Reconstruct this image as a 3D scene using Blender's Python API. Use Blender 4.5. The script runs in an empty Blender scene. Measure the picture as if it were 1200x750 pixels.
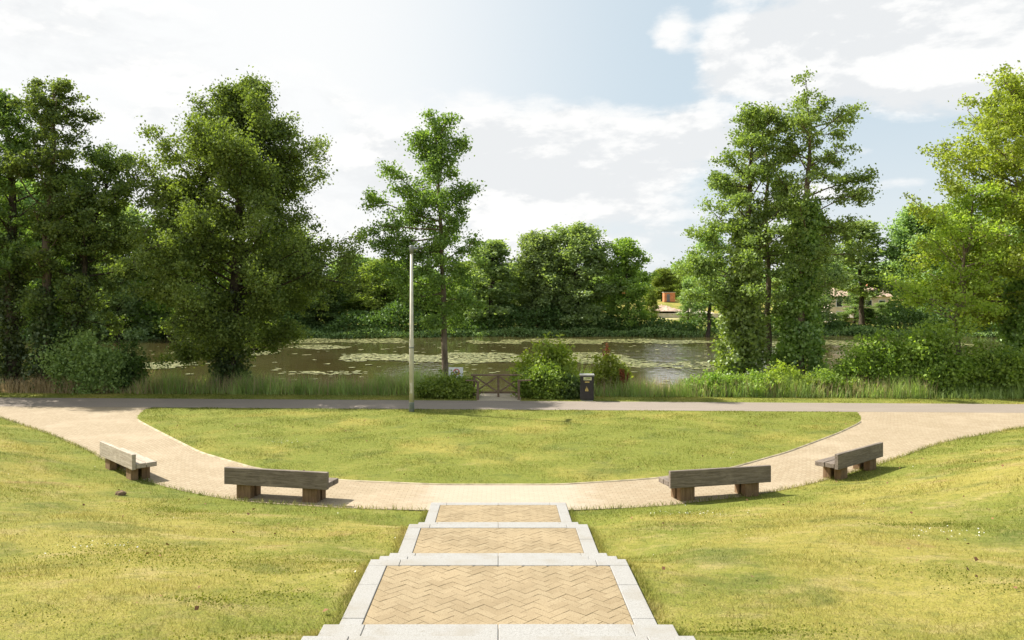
import bpy, bmesh, math, random
import numpy as np
from mathutils import Vector, Matrix

R = math.radians
SC = bpy.context.scene
COL = SC.collection
rng = np.random.default_rng(7)
random.seed(7)

# ------------------------------------------------------------------ camera numbers used only to lay the survey out in metres
F, VX, VY, HC = 933.0, 584.0, 350.0, 4.57

SUN_AZ, SUN_EL = 66.0, 45.0            # degrees left of the view direction, height

# ================================================================== helpers
def tag(o, label=None, cat=None, group=None, kind=None):
    if label: o["label"] = label
    if cat: o["category"] = cat
    if group: o["group"] = group
    if kind: o["kind"] = kind
    return o

def link(name, me, mat=None, parent=None):
    o = bpy.data.objects.new(name, me)
    COL.objects.link(o)
    if mat is not None and me is not None and len(me.materials) == 0:
        me.materials.append(mat)
    if parent is not None: o.parent = parent
    return o

def empty(name, loc=(0, 0, 0), rz=0.0):
    o = bpy.data.objects.new(name, None)
    o.empty_display_size = 0.3
    COL.objects.link(o)
    o.location = loc
    o.rotation_euler = (0, 0, rz)
    return o

def mesh_np(name, V, Fc, smooth=False):
    V = np.asarray(V, np.float32); Fc = np.asarray(Fc, np.int32)
    me = bpy.data.meshes.new(name)
    n, k = Fc.shape
    me.vertices.add(len(V)); me.vertices.foreach_set("co", V.ravel())
    me.loops.add(n * k); me.loops.foreach_set("vertex_index", Fc.ravel())
    me.polygons.add(n)
    me.polygons.foreach_set("loop_start", np.arange(0, n * k, k, dtype=np.int32))
    try: me.polygons.foreach_set("loop_total", np.full(n, k, np.int32))
    except Exception: pass
    if smooth: me.polygons.foreach_set("use_smooth", np.ones(n, bool))
    me.update(calc_edges=True)
    return me

class MB:
    """collects shapes into one bmesh"""
    def __init__(s): s.bm = bmesh.new()
    def box(s, c, size, rot=None, bevel=0.0, seg=1):
        r = bmesh.ops.create_cube(s.bm, size=1.0)
        vs = r["verts"]
        M = Matrix.Translation(Vector(c)) @ (rot.to_4x4() if rot is not None else Matrix.Identity(4)) @ Matrix.Diagonal((*size, 1))
        bmesh.ops.transform(s.bm, matrix=M, verts=vs)
        if bevel:
            es = list({e for v in vs for e in v.link_edges})
            bmesh.ops.bevel(s.bm, geom=es, offset=bevel, segments=seg, affect="EDGES", profile=0.5)
        return s
    def bar(s, a, b, w, h, bevel=0.0, up=(0, 0, 1)):
        a = Vector(a); b = Vector(b); d = b - a
        x = d.normalized(); u = Vector(up)
        if abs(x.dot(u)) > 0.99: u = Vector((0, 1, 0))
        y = u.cross(x).normalized(); z = x.cross(y)
        rot = Matrix((x, y, z)).transposed()
        return s.box((a + b) / 2, (d.length, w, h), rot, bevel)
    def tube(s, pts, rad, sides=12, cap=True):
        pts = [Vector(p) for p in pts]
        rings = []
        for i, p in enumerate(pts):
            d = (pts[min(i + 1, len(pts) - 1)] - pts[max(i - 1, 0)]).normalized()
            u = Vector((0, 1, 0)) if abs(d.z) > 0.9 else Vector((0, 0, 1))
            a = u.cross(d).normalized(); b = d.cross(a)
            r = rad[i] if hasattr(rad, "__len__") else rad
            rings.append([s.bm.verts.new(p + (a * math.cos(t) + b * math.sin(t)) * r)
                          for t in (2 * math.pi * k / sides for k in range(sides))])
        for A, B in zip(rings, rings[1:]):
            for k in range(sides):
                f = s.bm.faces.new((A[k], A[(k + 1) % sides], B[(k + 1) % sides], B[k])); f.smooth = True
        if cap:
            s.bm.faces.new(list(reversed(rings[0]))); s.bm.faces.new(rings[-1])
        return s
    def prism(s, poly, z0, z1):
        b = [s.bm.verts.new((x, y, z0)) for x, y in poly]
        t = [s.bm.verts.new((x, y, z1)) for x, y in poly]
        n = len(poly)
        s.bm.faces.new(t); s.bm.faces.new(list(reversed(b)))
        for i in range(n):
            s.bm.faces.new((b[i], b[(i + 1) % n], t[(i + 1) % n], t[i]))
        return s
    def poly3(s, pts):
        s.bm.faces.new([s.bm.verts.new(p) for p in pts]); return s
    def build(s, name, mat, parent=None):
        bmesh.ops.recalc_face_normals(s.bm, faces=s.bm.faces)
        me = bpy.data.meshes.new(name)
        s.bm.to_mesh(me); s.bm.free()
        return link(name, me, mat, parent)

# ================================================================== materials
class NT:
    def __init__(s, nt): s.nt = nt; s.nt.nodes.clear()
    def n(s, typ, **kw):
        nd = s.nt.nodes.new(typ)
        for k, v in kw.items():
            if k.startswith("in_"):
                key = k[3:]
                key = int(key) if key.isdigit() else key.replace("_", " ")
                if isinstance(v, bpy.types.NodeSocket): s.nt.links.new(v, nd.inputs[key])
                else: nd.inputs[key].default_value = v
            else: setattr(nd, k, v)
        return nd
    def l(s, a, b): s.nt.links.new(a, b)
    def math(s, op, a, b=0.0, c=None, clamp=False):
        nd = s.nt.nodes.new("ShaderNodeMath"); nd.operation = op; nd.use_clamp = clamp
        for i, v in enumerate((a, b, c)):
            if v is None: continue
            if isinstance(v, bpy.types.NodeSocket): s.nt.links.new(v, nd.inputs[i])
            else: nd.inputs[i].default_value = v
        return nd.outputs[0]
    def mix(s, f, a, b, mode="MIX"):
        nd = s.nt.nodes.new("ShaderNodeMix"); nd.data_type = "RGBA"; nd.blend_type = mode
        for i, v in ((0, f), (6, a), (7, b)):
            if isinstance(v, bpy.types.NodeSocket): s.nt.links.new(v, nd.inputs[i])
            else: nd.inputs[i].default_value = v if i == 0 else (*v[:3], 1)
        return nd.outputs[2]
    def noise(s, vec, scale, detail=3, rough=0.55, dist=0.0):
        nd = s.n("ShaderNodeTexNoise", in_Scale=scale, in_Detail=detail, in_Roughness=rough, in_Distortion=dist)
        if vec is not None: s.l(vec, nd.inputs["Vector"])
        return nd.outputs[0]
    def ramp(s, v, lo, hi):
        nd = s.n("ShaderNodeMapRange", interpolation_type="SMOOTHSTEP")
        s.l(v, nd.inputs[0]); nd.inputs[1].default_value = lo; nd.inputs[2].default_value = hi
        return nd.outputs[0]
    def scale(s, vec, sx, sy, sz, rot=(0, 0, 0)):
        nd = s.n("ShaderNodeMapping"); s.l(vec, nd.inputs[0])
        nd.inputs["Scale"].default_value = (sx, sy, sz); nd.inputs["Rotation"].default_value = rot
        return nd.outputs[0]
    def out(s, sh): s.l(sh, s.n("ShaderNodeOutputMaterial").inputs[0])
    def bump(s, h, dist, strength=1.0):
        nd = s.n("ShaderNodeBump"); s.l(h, nd.inputs["Height"])
        nd.inputs["Distance"].default_value = dist; nd.inputs["Strength"].default_value = strength
        return nd.outputs[0]

def new_mat(name):
    m = bpy.data.materials.new(name); m.use_nodes = True
    return m, NT(m.node_tree)

def principled(t, col, rough=0.7, normal=None, spec=0.3, metal=0.0):
    p = t.n("ShaderNodeBsdfPrincipled")
    if isinstance(col, bpy.types.NodeSocket): t.l(col, p.inputs["Base Color"])
    else: p.inputs["Base Color"].default_value = (*col, 1)
    if isinstance(rough, bpy.types.NodeSocket): t.l(rough, p.inputs["Roughness"])
    else: p.inputs["Roughness"].default_value = rough
    p.inputs["Specular IOR Level"].default_value = spec
    p.inputs["Metallic"].default_value = metal
    if normal is not None: t.l(normal, p.inputs["Normal"])
    return p.outputs[0]

def mat_plain(name, col, rough=0.6, var=0.25, scale=6.0, spec=0.3, metal=0.0, bump=0.0):
    m, t = new_mat(name)
    pos = t.n("ShaderNodeTexCoord").outputs["Object"]
    nz = t.noise(pos, scale, 5, 0.6)
    lo = tuple(c * (1 - var) for c in col); hi = tuple(min(1, c * (1 + var)) for c in col)
    c = t.mix(t.ramp(nz, 0.3, 0.7), lo, hi)
    nrm = t.bump(t.noise(pos, scale * 8, 4), bump) if bump else None
    t.out(principled(t, c, rough, nrm, spec, metal))
    return m

def grass_colour(t, per_blade):
    pos = t.n("ShaderNodeNewGeometry").outputs["Position"]
    n1 = t.noise(t.scale(pos, 1, 1, 0), 0.28, 4, 0.6)
    n2 = t.noise(t.scale(pos, 1, 1.6, 0), 0.9, 5, 0.65)
    n3 = t.noise(t.scale(pos, 1, 1, 0), 5.0, 4, 0.7)
    n4 = t.noise(t.scale(pos, 1, 1.3, 0), 0.55, 4, 0.6, 0.6)
    green = (0.192, 0.216, 0.038); yel = (0.328, 0.290, 0.068); dry = (0.432, 0.345, 0.148)
    rust = (0.300, 0.185, 0.090); deep = (0.085, 0.120, 0.030)
    sep = t.n("ShaderNodeSeparateXYZ"); t.l(pos, sep.inputs[0])
    # the bank is drier than the level lawn by the lake
    bank = t.math("SUBTRACT", 1.0, t.ramp(sep.outputs[2], 0.02, 0.35))
    wet = t.math("MULTIPLY", bank, 0.12)
    c = t.mix(t.ramp(t.math("SUBTRACT", n1, wet), 0.34, 0.60), green, yel)
    c = t.mix(t.math("MULTIPLY", t.ramp(t.math("SUBTRACT", n2, t.math("MULTIPLY", bank, 0.06)), 0.50, 0.72), t.math("MULTIPLY_ADD", bank, -0.35, 0.75)), c, dry)
    c = t.mix(t.math("MULTIPLY", t.ramp(t.math("SUBTRACT", n4, t.math("MULTIPLY", bank, 0.07)), 0.60, 0.72), 0.55), c, rust)
    c = t.mix(t.math("MULTIPLY", t.ramp(t.math("SUBTRACT", 1.0, n4), 0.52, 0.70), 0.5), c, deep)
    c = t.mix(t.math("MULTIPLY", t.ramp(n3, 0.48, 0.72), t.math("MULTIPLY_ADD", bank, -0.18, 0.35)), c, dry)
    c = t.mix(t.math("MULTIPLY", t.ramp(n3, 0.52, 0.28), 0.45), c, deep)
    if per_blade:
        rnd = t.n("ShaderNodeNewGeometry").outputs["Random Per Island"]
        c = t.mix(t.math("MULTIPLY", t.ramp(rnd, 0.80, 0.95), 0.5), c, (0.52, 0.42, 0.20))
        v = t.math("MULTIPLY_ADD", rnd, 0.6, 0.72)
        hs = t.n("ShaderNodeHueSaturation"); t.l(c, hs.inputs["Color"]); t.l(v, hs.inputs["Value"])
        c = hs.outputs[0]
    return c, pos

def mat_ground():
    m, t = new_mat("ground_turf")
    c, pos = grass_colour(t, False)
    f = t.noise(pos, 40, 4, 0.7)
    c = t.mix(t.math("MULTIPLY", t.ramp(f, 0.55, 0.3), 0.6), c, (0.07, 0.06, 0.025))
    t.out(principled(t, c, 0.95, t.bump(f, 0.03), 0.1))
    return m

def mat_blade(name="grass_blades"):
    m, t = new_mat(name)
    c, pos = grass_colour(t, True)
    d = t.n("ShaderNodeBsdfDiffuse"); t.l(c, d.inputs[0])
    tr = t.n("ShaderNodeBsdfTranslucent"); t.l(c, tr.inputs[0])
    mx = t.n("ShaderNodeMixShader", in_0=0.4); t.l(d.outputs[0], mx.inputs[1]); t.l(tr.outputs[0], mx.inputs[2])
    t.out(mx.outputs[0]); return m

def mat_leaf(name, dark, light, trans=0.42, gloss=0.025, patch=0.5, tcol=None):
    m, t = new_mat(name)
    geo = t.n("ShaderNodeNewGeometry")
    rnd = geo.outputs["Random Per Island"]
    obj = t.n("ShaderNodeObjectInfo")
    nz = t.noise(t.n("ShaderNodeTexCoord").outputs["Object"], 0.7, 3, 0.6)
    f = t.math("ADD", t.math("MULTIPLY", rnd, 0.65), t.math("MULTIPLY", t.ramp(nz, 0.3, 0.7), patch), clamp=True)
    c = t.mix(f, dark, light)
    hs = t.n("ShaderNodeHueSaturation"); t.l(c, hs.inputs["Color"])
    t.l(t.math("MULTIPLY_ADD", obj.outputs["Random"], 0.35, 0.85), hs.inputs["Value"])
    t.l(t.math("MULTIPLY_ADD", obj.outputs["Random"], 0.03, 0.485), hs.inputs["Hue"])
    c = hs.outputs[0]
    # light that comes through a leaf is yellower than light off it
    ct = t.mix(1.0, c, tcol or (1.55, 1.60, 0.6), "MULTIPLY")
    d = t.n("ShaderNodeBsdfDiffuse"); t.l(c, d.inputs[0])
    tr = t.n("ShaderNodeBsdfTranslucent"); t.l(ct, tr.inputs[0])
    mx = t.n("ShaderNodeMixShader", in_0=trans); t.l(d.outputs[0], mx.inputs[1]); t.l(tr.outputs[0], mx.inputs[2])
    g = t.n("ShaderNodeBsdfGlossy", in_Roughness=0.55)
    g.inputs[0].default_value = (0.9, 0.95, 0.85, 1)
    m2 = t.n("ShaderNodeMixShader", in_0=gloss); t.l(mx.outputs[0], m2.inputs[1]); t.l(g.outputs[0], m2.inputs[2])
    t.out(m2.outputs[0]); return m

def mat_bark(name, a, b):
    m, t = new_mat(name)
    pos = t.n("ShaderNodeTexCoord").outputs["Object"]
    n = t.noise(t.scale(pos, 1, 1, 0.2), 9, 5, 0.65)
    n2 = t.noise(pos, 1.2, 3)
    c = t.mix(t.ramp(n, 0.35, 0.65), a, b)
    c = t.mix(t.math("MULTIPLY", t.ramp(n2, 0.5, 0.7), 0.5), c, tuple(x * 1.5 for x in b))
    t.out(principled(t, c, 0.9, t.bump(n, 0.04), 0.15)); return m

def mat_wood(name, a, b, axis=0):
    m, t = new_mat(name)
    pos = t.n("ShaderNodeTexCoord").outputs["Object"]
    oi = t.n("ShaderNodeObjectInfo").outputs["Random"]
    add = t.n("ShaderNodeVectorMath", operation="ADD"); t.l(pos, add.inputs[0])
    cmb = t.n("ShaderNodeCombineXYZ"); t.l(t.math("MULTIPLY", oi, 37.0), cmb.inputs[0]); t.l(t.math("MULTIPLY", oi, 11.0), cmb.inputs[2])
    t.l(cmb.outputs[0], add.inputs[1]); pos = add.outputs[0]
    sc = [14, 14, 14]; sc[axis] = 0.9
    n = t.noise(t.scale(pos, *sc), 2.2, 6, 0.7, 0.8)
    n2 = t.noise(pos, 2.5, 4, 0.6)
    n3 = t.noise(t.scale(pos, *[s * 2.5 for s in sc]), 3, 3, 0.6)
    c = t.mix(t.ramp(n, 0.3, 0.7), a, b)
    c = t.mix(t.math("MULTIPLY", t.ramp(n2, 0.5, 0.75), 0.5), c, tuple(x * 1.35 for x in b))
    c = t.mix(t.math("MULTIPLY", t.ramp(n3, 0.42, 0.3), 0.7), c, tuple(x * 0.35 for x in a))
    t.out(principled(t, c, 0.8, t.bump(n, 0.006), 0.2)); return m

def mat_granite():
    m, t = new_mat("pale_granite")
    pos = t.n("ShaderNodeNewGeometry").outputs["Position"]
    rnd = t.n("ShaderNodeNewGeometry").outputs["Random Per Island"]
    f = t.noise(pos, 90, 3, 0.7); g = t.noise(pos, 2.2, 5, 0.65); h = t.noise(pos, 24, 4, 0.7)
    c = t.mix(t.ramp(f, 0.35, 0.62), (0.245, 0.237, 0.224), (0.350, 0.342, 0.328))
    c = t.mix(t.math("MULTIPLY", t.ramp(g, 0.46, 0.70), 0.6), c, (0.255, 0.230, 0.190))
    c = t.mix(t.math("MULTIPLY", t.ramp(h, 0.56, 0.72), 0.6), c, (0.20, 0.185, 0.155))
    c = t.mix(t.math("MULTIPLY", rnd, 0.18), c, (0.27, 0.25, 0.215))
    t.out(principled(t, c, 0.75, t.bump(f, 0.002), 0.25)); return m

def mat_paver():
    m, t = new_mat("buff_pavers")
    pos = t.n("ShaderNodeNewGeometry").outputs["Position"]
    rnd = t.n("ShaderNodeNewGeometry").outputs["Random Per Island"]
    f = t.noise(pos, 75, 4, 0.75); g = t.noise(pos, 1.3, 5, 0.6)
    c = t.mix(rnd, (0.262, 0.203, 0.122), (0.318, 0.253, 0.158))
    c = t.mix(t.math("MULTIPLY", t.ramp(g, 0.42, 0.66), 0.6), c, (0.37, 0.29, 0.18))
    c = t.mix(t.math("MULTIPLY", t.ramp(f, 0.55, 0.33), 0.7), c, (0.16, 0.105, 0.05))
    c = t.mix(t.math("MULTIPLY", t.ramp(f, 0.60, 0.74), 0.6), c, (0.40, 0.33, 0.23))
    t.out(principled(t, c, 0.85, t.bump(f, 0.003), 0.2)); return m

def mat_brick_path():
    m, t = new_mat("buff_block_path")
    uv = t.n("ShaderNodeTexCoord").outputs["UV"]
    pos = t.n("ShaderNodeNewGeometry").outputs["Position"]
    b = t.n("ShaderNodeTexBrick", in_Scale=1.0)
    t.l(uv, b.inputs["Vector"])
    b.inputs["Brick Width"].default_value = 0.22; b.inputs["Row Height"].default_value = 0.11
    b.inputs["Mortar Size"].default_value = 0.008; b.inputs["Mortar Smooth"].default_value = 0.2
    b.inputs["Color1"].default_value = (0.355, 0.290, 0.200, 1); b.inputs["Color2"].default_value = (0.310, 0.245, 0.162, 1)
    b.inputs["Mortar"].default_value = (0.225, 0.172, 0.110, 1)
    g = t.noise(pos, 0.55, 5, 0.65); h = t.noise(pos, 30, 4, 0.7); k = t.noise(pos, 2.4, 4, 0.6)
    c = b.outputs[0]
    c = t.mix(t.math("MULTIPLY", t.ramp(g, 0.46, 0.68), 0.55), c, (0.40, 0.325, 0.23))
    c = t.mix(t.math("MULTIPLY", t.ramp(k, 0.55, 0.72), 0.30), c, (0.27, 0.20, 0.125))
    c = t.mix(t.math("MULTIPLY", t.ramp(h, 0.5, 0.3), 0.4), c, (0.17, 0.125, 0.078))
    # paler soft-edged patch in the blocks at the foot of the steps
    sep = t.n("ShaderNodeSeparateXYZ"); t.l(pos, sep.inputs[0])
    ax = t.math("ABSOLUTE", t.math("ADD", sep.outputs[0], -0.15))
    msk = t.math("MULTIPLY", t.ramp(t.math("ADD", ax, t.math("MULTIPLY", t.math("SUBTRACT", k, 0.5), 1.6)), 2.5, 1.2), t.ramp(sep.outputs[1], 21.0, 19.8))
    c = t.mix(t.math("MULTIPLY", msk, 0.55), c, (0.42, 0.37, 0.30))
    t.out(principled(t, c, 0.88, t.bump(b.outputs[1], -0.003), 0.2)); return m

def mat_main_path():
    m, t = new_mat("resin_gravel_path")
    pos = t.n("ShaderNodeNewGeometry").outputs["Position"]
    f = t.noise(pos, 60, 3, 0.8); g = t.noise(t.scale(pos, 0.4, 1.5, 1), 0.9, 5, 0.6)
    c = t.mix(t.ramp(f, 0.3, 0.7), (0.195, 0.163, 0.135), (0.285, 0.240, 0.198))
    c = t.mix(t.math("MULTIPLY", t.ramp(g, 0.48, 0.7), 0.45), c, (0.30, 0.255, 0.21))
    t.out(principled(t, c, 0.9, t.bump(f, 0.004), 0.2)); return m

def mat_water():
    m, t = new_mat("pond_water")
    pos = t.n("ShaderNodeNewGeometry").outputs["Position"]
    r = t.noise(t.scale(pos, 0.9, 0.45, 1), 2.2, 3, 0.5)
    r2 = t.noise(t.scale(pos, 0.12, 0.06, 1), 1.0, 3, 0.5)
    sp = t.n("ShaderNodeSeparateXYZ"); t.l(pos, sp.inputs[0])
    a = t.math("DIVIDE", t.math("SUBTRACT", sp.outputs[0], 19.5), 7.5); b = t.math("DIVIDE", t.math("SUBTRACT", sp.outputs[1], 76.0), 14.0)
    gust = t.math("EXPONENT", t.math("MULTIPLY", t.math("ADD", t.math("MULTIPLY", a, a), t.math("MULTIPLY", b, b)), -1.0))
    gn = t.noise(t.scale(pos, 0.09, 0.05, 1), 1.0, 4, 0.6)
    streak = t.ramp(t.noise(t.scale(pos, 0.10, 0.55, 1), 1.0, 5, 0.65), 0.44, 0.56)
    gust = t.math("MULTIPLY", gust, t.math("MULTIPLY_ADD", streak, 1.0, 0.15))
    gust = t.math("ADD", t.math("MULTIPLY", gust, 1.6), t.math("MULTIPLY", t.ramp(gn, 0.50, 0.68), 0.9))
    hgt = t.math("MULTIPLY", r, t.math("MULTIPLY_ADD", gust, 4.0, 0.85))
    nrm = t.bump(hgt, 0.030, 0.7)
    rough = t.math("MULTIPLY_ADD", t.ramp(r2, 0.4, 0.65), 0.10, 0.02)
    g = t.noise(t.scale(pos, 0.05, 0.1, 1), 1.0, 3)
    c = t.mix(g, (0.050, 0.041, 0.015), (0.076, 0.062, 0.024))
    p = t.n("ShaderNodeBsdfPrincipled")
    t.l(c, p.inputs["Base Color"]); t.l(rough, p.inputs["Roughness"]); t.l(nrm, p.inputs["Normal"])
    p.inputs["IOR"].default_value = 1.33
    t.out(p.outputs[0]); return m

def mat_pad():
    m, t = new_mat("lily_leaf")
    rnd = t.n("ShaderNodeNewGeometry").outputs["Random Per Island"]
    c = t.mix(rnd, (0.13, 0.145, 0.045), (0.29, 0.28, 0.115))
    t.out(principled(t, c, 0.45, None, 0.4)); return m

M = {}
M["ground"] = mat_ground(); M["blade"] = mat_blade()
M["granite"] = mat_granite(); M["paver"] = mat_paver()
M["path"] = mat_brick_path(); M["main"] = mat_main_path()
M["water"] = mat_water(); M["pad"] = mat_pad()
M["mortar"] = mat_plain("sandy_mortar", (0.20, 0.145, 0.08), 0.95, 0.3, 12)
M["leaf_alder"] = mat_leaf("alder_leaves", (0.062, 0.106, 0.029), (0.174, 0.243, 0.066))
M["leaf_oak"] = mat_leaf("oak_leaves", (0.073, 0.122, 0.029), (0.210, 0.284, 0.070))
M["leaf_right"] = mat_leaf("olive_leaves", (0.095, 0.144, 0.040), (0.257, 0.337, 0.098))
M["leaf_bright"] = mat_leaf("fresh_leaves", (0.153, 0.227, 0.035), (0.374, 0.467, 0.086), 0.5)
M["leaf_far"] = mat_leaf("far_bank_leaves", (0.120, 0.191, 0.073), (0.308, 0.409, 0.163))  # distance haze put into the colour: lighter, greyer, bluer green
M["leaf_fargreen"] = mat_leaf("far_fresh_leaves", (0.120, 0.188, 0.038), (0.264, 0.340, 0.081), 0.48)
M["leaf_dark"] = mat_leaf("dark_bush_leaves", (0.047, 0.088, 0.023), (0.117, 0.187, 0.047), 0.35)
M["leaf_ivy"] = mat_leaf("ivy_leaves", (0.092, 0.163, 0.037), (0.277, 0.380, 0.083), 0.38, 0.07)
M["leaf_ivydark"] = mat_leaf("dark_ivy_leaves", (0.033, 0.058, 0.016), (0.082, 0.120, 0.028), 0.3, 0.06)
M["leaf_bush"] = mat_leaf("bush_leaves", (0.104, 0.175, 0.032), (0.282, 0.374, 0.070), 0.42)
M["leaf_grey"] = mat_leaf("willow_bush_leaves", (0.145, 0.199, 0.069), (0.278, 0.361, 0.124), 0.35)
M["leaf_lime"] = mat_leaf("lime_bush_leaves", (0.152, 0.226, 0.032), (0.353, 0.423, 0.072), 0.48)
M["reed"] = mat_leaf("tall_grass_blades", (0.121, 0.197, 0.049), (0.374, 0.455, 0.158), 0.4, 0.03, 0.5)
M["drygrass"] = mat_leaf("dry_grass_blades", (0.309, 0.257, 0.133), (0.638, 0.515, 0.309), 0.35, 0.02, 0.5, (1.2, 1.1, 0.9))
M["bark_dark"] = mat_bark("dark_bark", (0.035, 0.028, 0.020), (0.090, 0.072, 0.052))
M["bark_mid"] = mat_bark("brown_bark", (0.090, 0.068, 0.046), (0.190, 0.150, 0.110))
M["bark_pale"] = mat_bark("pale_bark", (0.150, 0.120, 0.085), (0.300, 0.250, 0.190))
M["bench"] = mat_wood("weathered_timber", (0.112, 0.090, 0.072), (0.240, 0.200, 0.168))
M["bench_leg"] = mat_wood("timber_post", (0.120, 0.075, 0.040), (0.250, 0.165, 0.095), 2)
M["fence"] = mat_wood("grey_fence_timber", (0.105, 0.072, 0.048), (0.220, 0.160, 0.112))
M["bench_pale"] = mat_wood("pale_timber", (0.27, 0.225, 0.175), (0.46, 0.40, 0.325))  # paler tone for the leftmost bench's back and seat

# ================================================================== plan of the place
def smooth_curve(pts, lo, hi, win=1.2, step=0.05):
    pts = sorted(pts)
    xs = np.arange(lo, hi + step, step)
    ys = np.interp(xs, [p[0] for p in pts], [p[1] for p in pts])
    k = int(win / step) | 1
    ker = np.hanning(k + 2)[1:-1]; ker /= ker.sum()
    yp = np.pad(ys, k // 2, mode="reflect", reflect_type="odd")
    return xs, np.convolve(yp, ker, mode="valid")

EX, EY = smooth_curve([(-60, 36.5), (-32, 35.0), (-24, 33.6), (-19.5, 31.0), (-15.3, 27.1), (-12.2, 23.9), (-9.6, 20.7), (-7.7, 19.1), (-5.9, 18.05),
                       (-3.4, 17.45), (-1.5, 17.25), (1.5, 17.25), (3.6, 17.6), (6.2, 18.7), (8.1, 20.0), (11, 22.5), (14.1, 25.4),
                       (18.8, 28.5), (24, 30.6), (32, 32.2), (60, 33.5)], -60, 60, 2.4)
IX, IY = smooth_curve([(-14.6, 33.0), (-14.1, 31.0), (-13.6, 30.0), (-11.6, 27.3), (-8.8, 23.6), (-6.5, 21.4), (-3.95, 20.0), (-1.5, 19.55), (1.5, 19.55),
                       (3.8, 20.15), (6.2, 21.4), (8.6, 23.7), (11.5, 27.0), (13.3, 29.3), (14.0, 30.6), (14.6, 32.6)], -14.6, 14.6, 1.3)
EG = np.gradient(EY, EX)
def E(x): return np.interp(x, EX, EY)
def Es(x): return np.interp(x, EX, EG)
def I(x): return np.interp(x, IX, IY)
def Tn(x): return 32.75 - 0.045 * np.asarray(x, float)      # near edge of the lakeside path
def Tf(x): return 35.55 - 0.050 * np.asarray(x, float)      # far edge
def sdist(x, y): return (E(x) - y) / np.sqrt(1 + Es(x) ** 2)
def in_lawn(x, y): return (np.abs(x) < 14.5) & (y > I(x)) & (y < Tn(x))
def ss(a, b, v):
    t = np.clip((v - a) / (b - a), 0, 1); return t * t * (3 - 2 * t)

# stair levels: (far edge Y, top z, kind)
LEV = [(17.75, 0.03, "landing"), (15.50, 0.19, "tread"), (14.97, 0.37, "tread"), (14.03, 0.58, "tread"), (13.39, 0.78, "landing"),
       (11.40, 0.91, "tread"), (11.02, 1.05, "tread"), (10.45, 1.18, "tread"), (10.10, 1.31, "tread"), (9.36, 1.51, "landing"),
       (7.13, 1.645, "tread"), (6.83, 1.78, "tread"), (6.34, 1.885, "tread"), (6.10, 1.99, "tread"), (5.60, 2.12, "tread"), (5.10, 2.25, "tread"), (4.60, 2.38, "tread"),
       (4.10, 2.50, "landing")]
SW = 1.5
def stair_side(y):       # height of the turf where it meets the stonework
    ys = []; zs = []
    for i, (fy, z, k) in enumerate(LEV):
        near = LEV[i + 1][0] if i + 1 < len(LEV) else -12
        ys += [fy - 0.10, near + 0.12 if near + 0.12 < fy - 0.11 else fy - 0.11]; zs += [z - 0.045, z - 0.03]
    o = np.argsort(ys)
    return np.interp(y, np.array(ys)[o], np.array(zs)[o])

def ground(x, y):
    x = np.asarray(x, float); y = np.asarray(y, float)
    s = sdist(x, y)
    sp = np.clip(s, 0, None)
    se = 26 * (1 - np.exp(-sp / 26))
    b = 0.205 * (se - 0.45 * (1 - np.exp(-se / 0.45))) * (1 - 0.0012 * se)
    w = ss(0.8, 4.5, sp)
    b = b + w * (0.045 * np.sin(x * 0.55 + 0.4 * y + 0.7) + 0.03 * np.sin(x * 1.05 - 0.8 * y) + 0.02 * np.sin(1.7 * y + 0.5 * x + 2))
    b = b + 0.35 * ss(1.5, 5, sp) * np.exp(-((x - 12.5) / 4.0) ** 2 - ((y - 17) / 4.0) ** 2)
    z = np.where(s > 0, b, 0.0)
    # stair cut
    u = ss(SW + 0.02, SW + 1.5, np.abs(x))
    inside = (y < 17.9)
    zz = stair_side(y) * (1 - u) + z * u
    zz = np.where(np.abs(x) < SW - 0.06, stair_side(y) - 0.22, zz)
    z = np.where(inside & (s > -0.6), np.where(np.abs(x) < SW + 1.5, zz, z), z)
    # level lawn stands a little proud of the paving
    z = z + np.where(in_lawn(x, y), 0.03 * ss(0, 0.35, np.minimum(y - I(x), Tn(x) - y)), 0)
    # bank down to the pond, pond bed, far shore, rising land beyond
    q = y + 0.05 * x
    z = z - 1.8 * ss(38.6, 43.6, q)
    shore = 113 + 3.0 * np.sin(x * 0.045) + 1.5 * np.sin(x * 0.13 + 1)
    z = z + 2.0 * ss(0, 11, y - shore) + 3.6 * ss(182, 200, y) + 0.02 * np.clip(y - 210, 0, 300)
    return z

def make_ground():
    def axis(parts):
        a = []
        for lo, hi, st in parts: a += list(np.arange(lo, hi, st))
        return np.array(a + [parts[-1][1]])
    xs = axis([(-900, -200, 100), (-200, -60, 10), (-60, -26, 2), (-26, -4, 0.2), (-4, 4, 0.08), (4, 26, 0.2), (26, 60, 2), (60, 200, 10), (200, 900, 100)])
    ys = axis([(-400, -40, 60), (-40, -4, 4), (-4, 2, 0.5), (2, 20, 0.12), (20, 45, 0.22), (45, 110, 3), (110, 210, 1.5), (210, 300, 10), (300, 2000, 100)])
    X, Y = np.meshgrid(xs, ys)
    Z = ground(X, Y)
    V = np.stack([X, Y, Z], -1).reshape(-1, 3)
    nx, ny = len(xs), len(ys)
    i = np.arange((ny - 1) * nx).reshape(ny - 1, nx)[:, :-1].ravel()
    Fc = np.stack([i, i + 1, i + nx + 1, i + nx], 1)
    o = link("ground", mesh_np("ground", V, Fc, True), M["ground"])
    tag(o, "grassy ground sloping from the steps down to the pond", "ground", kind="structure")
make_ground()

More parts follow.
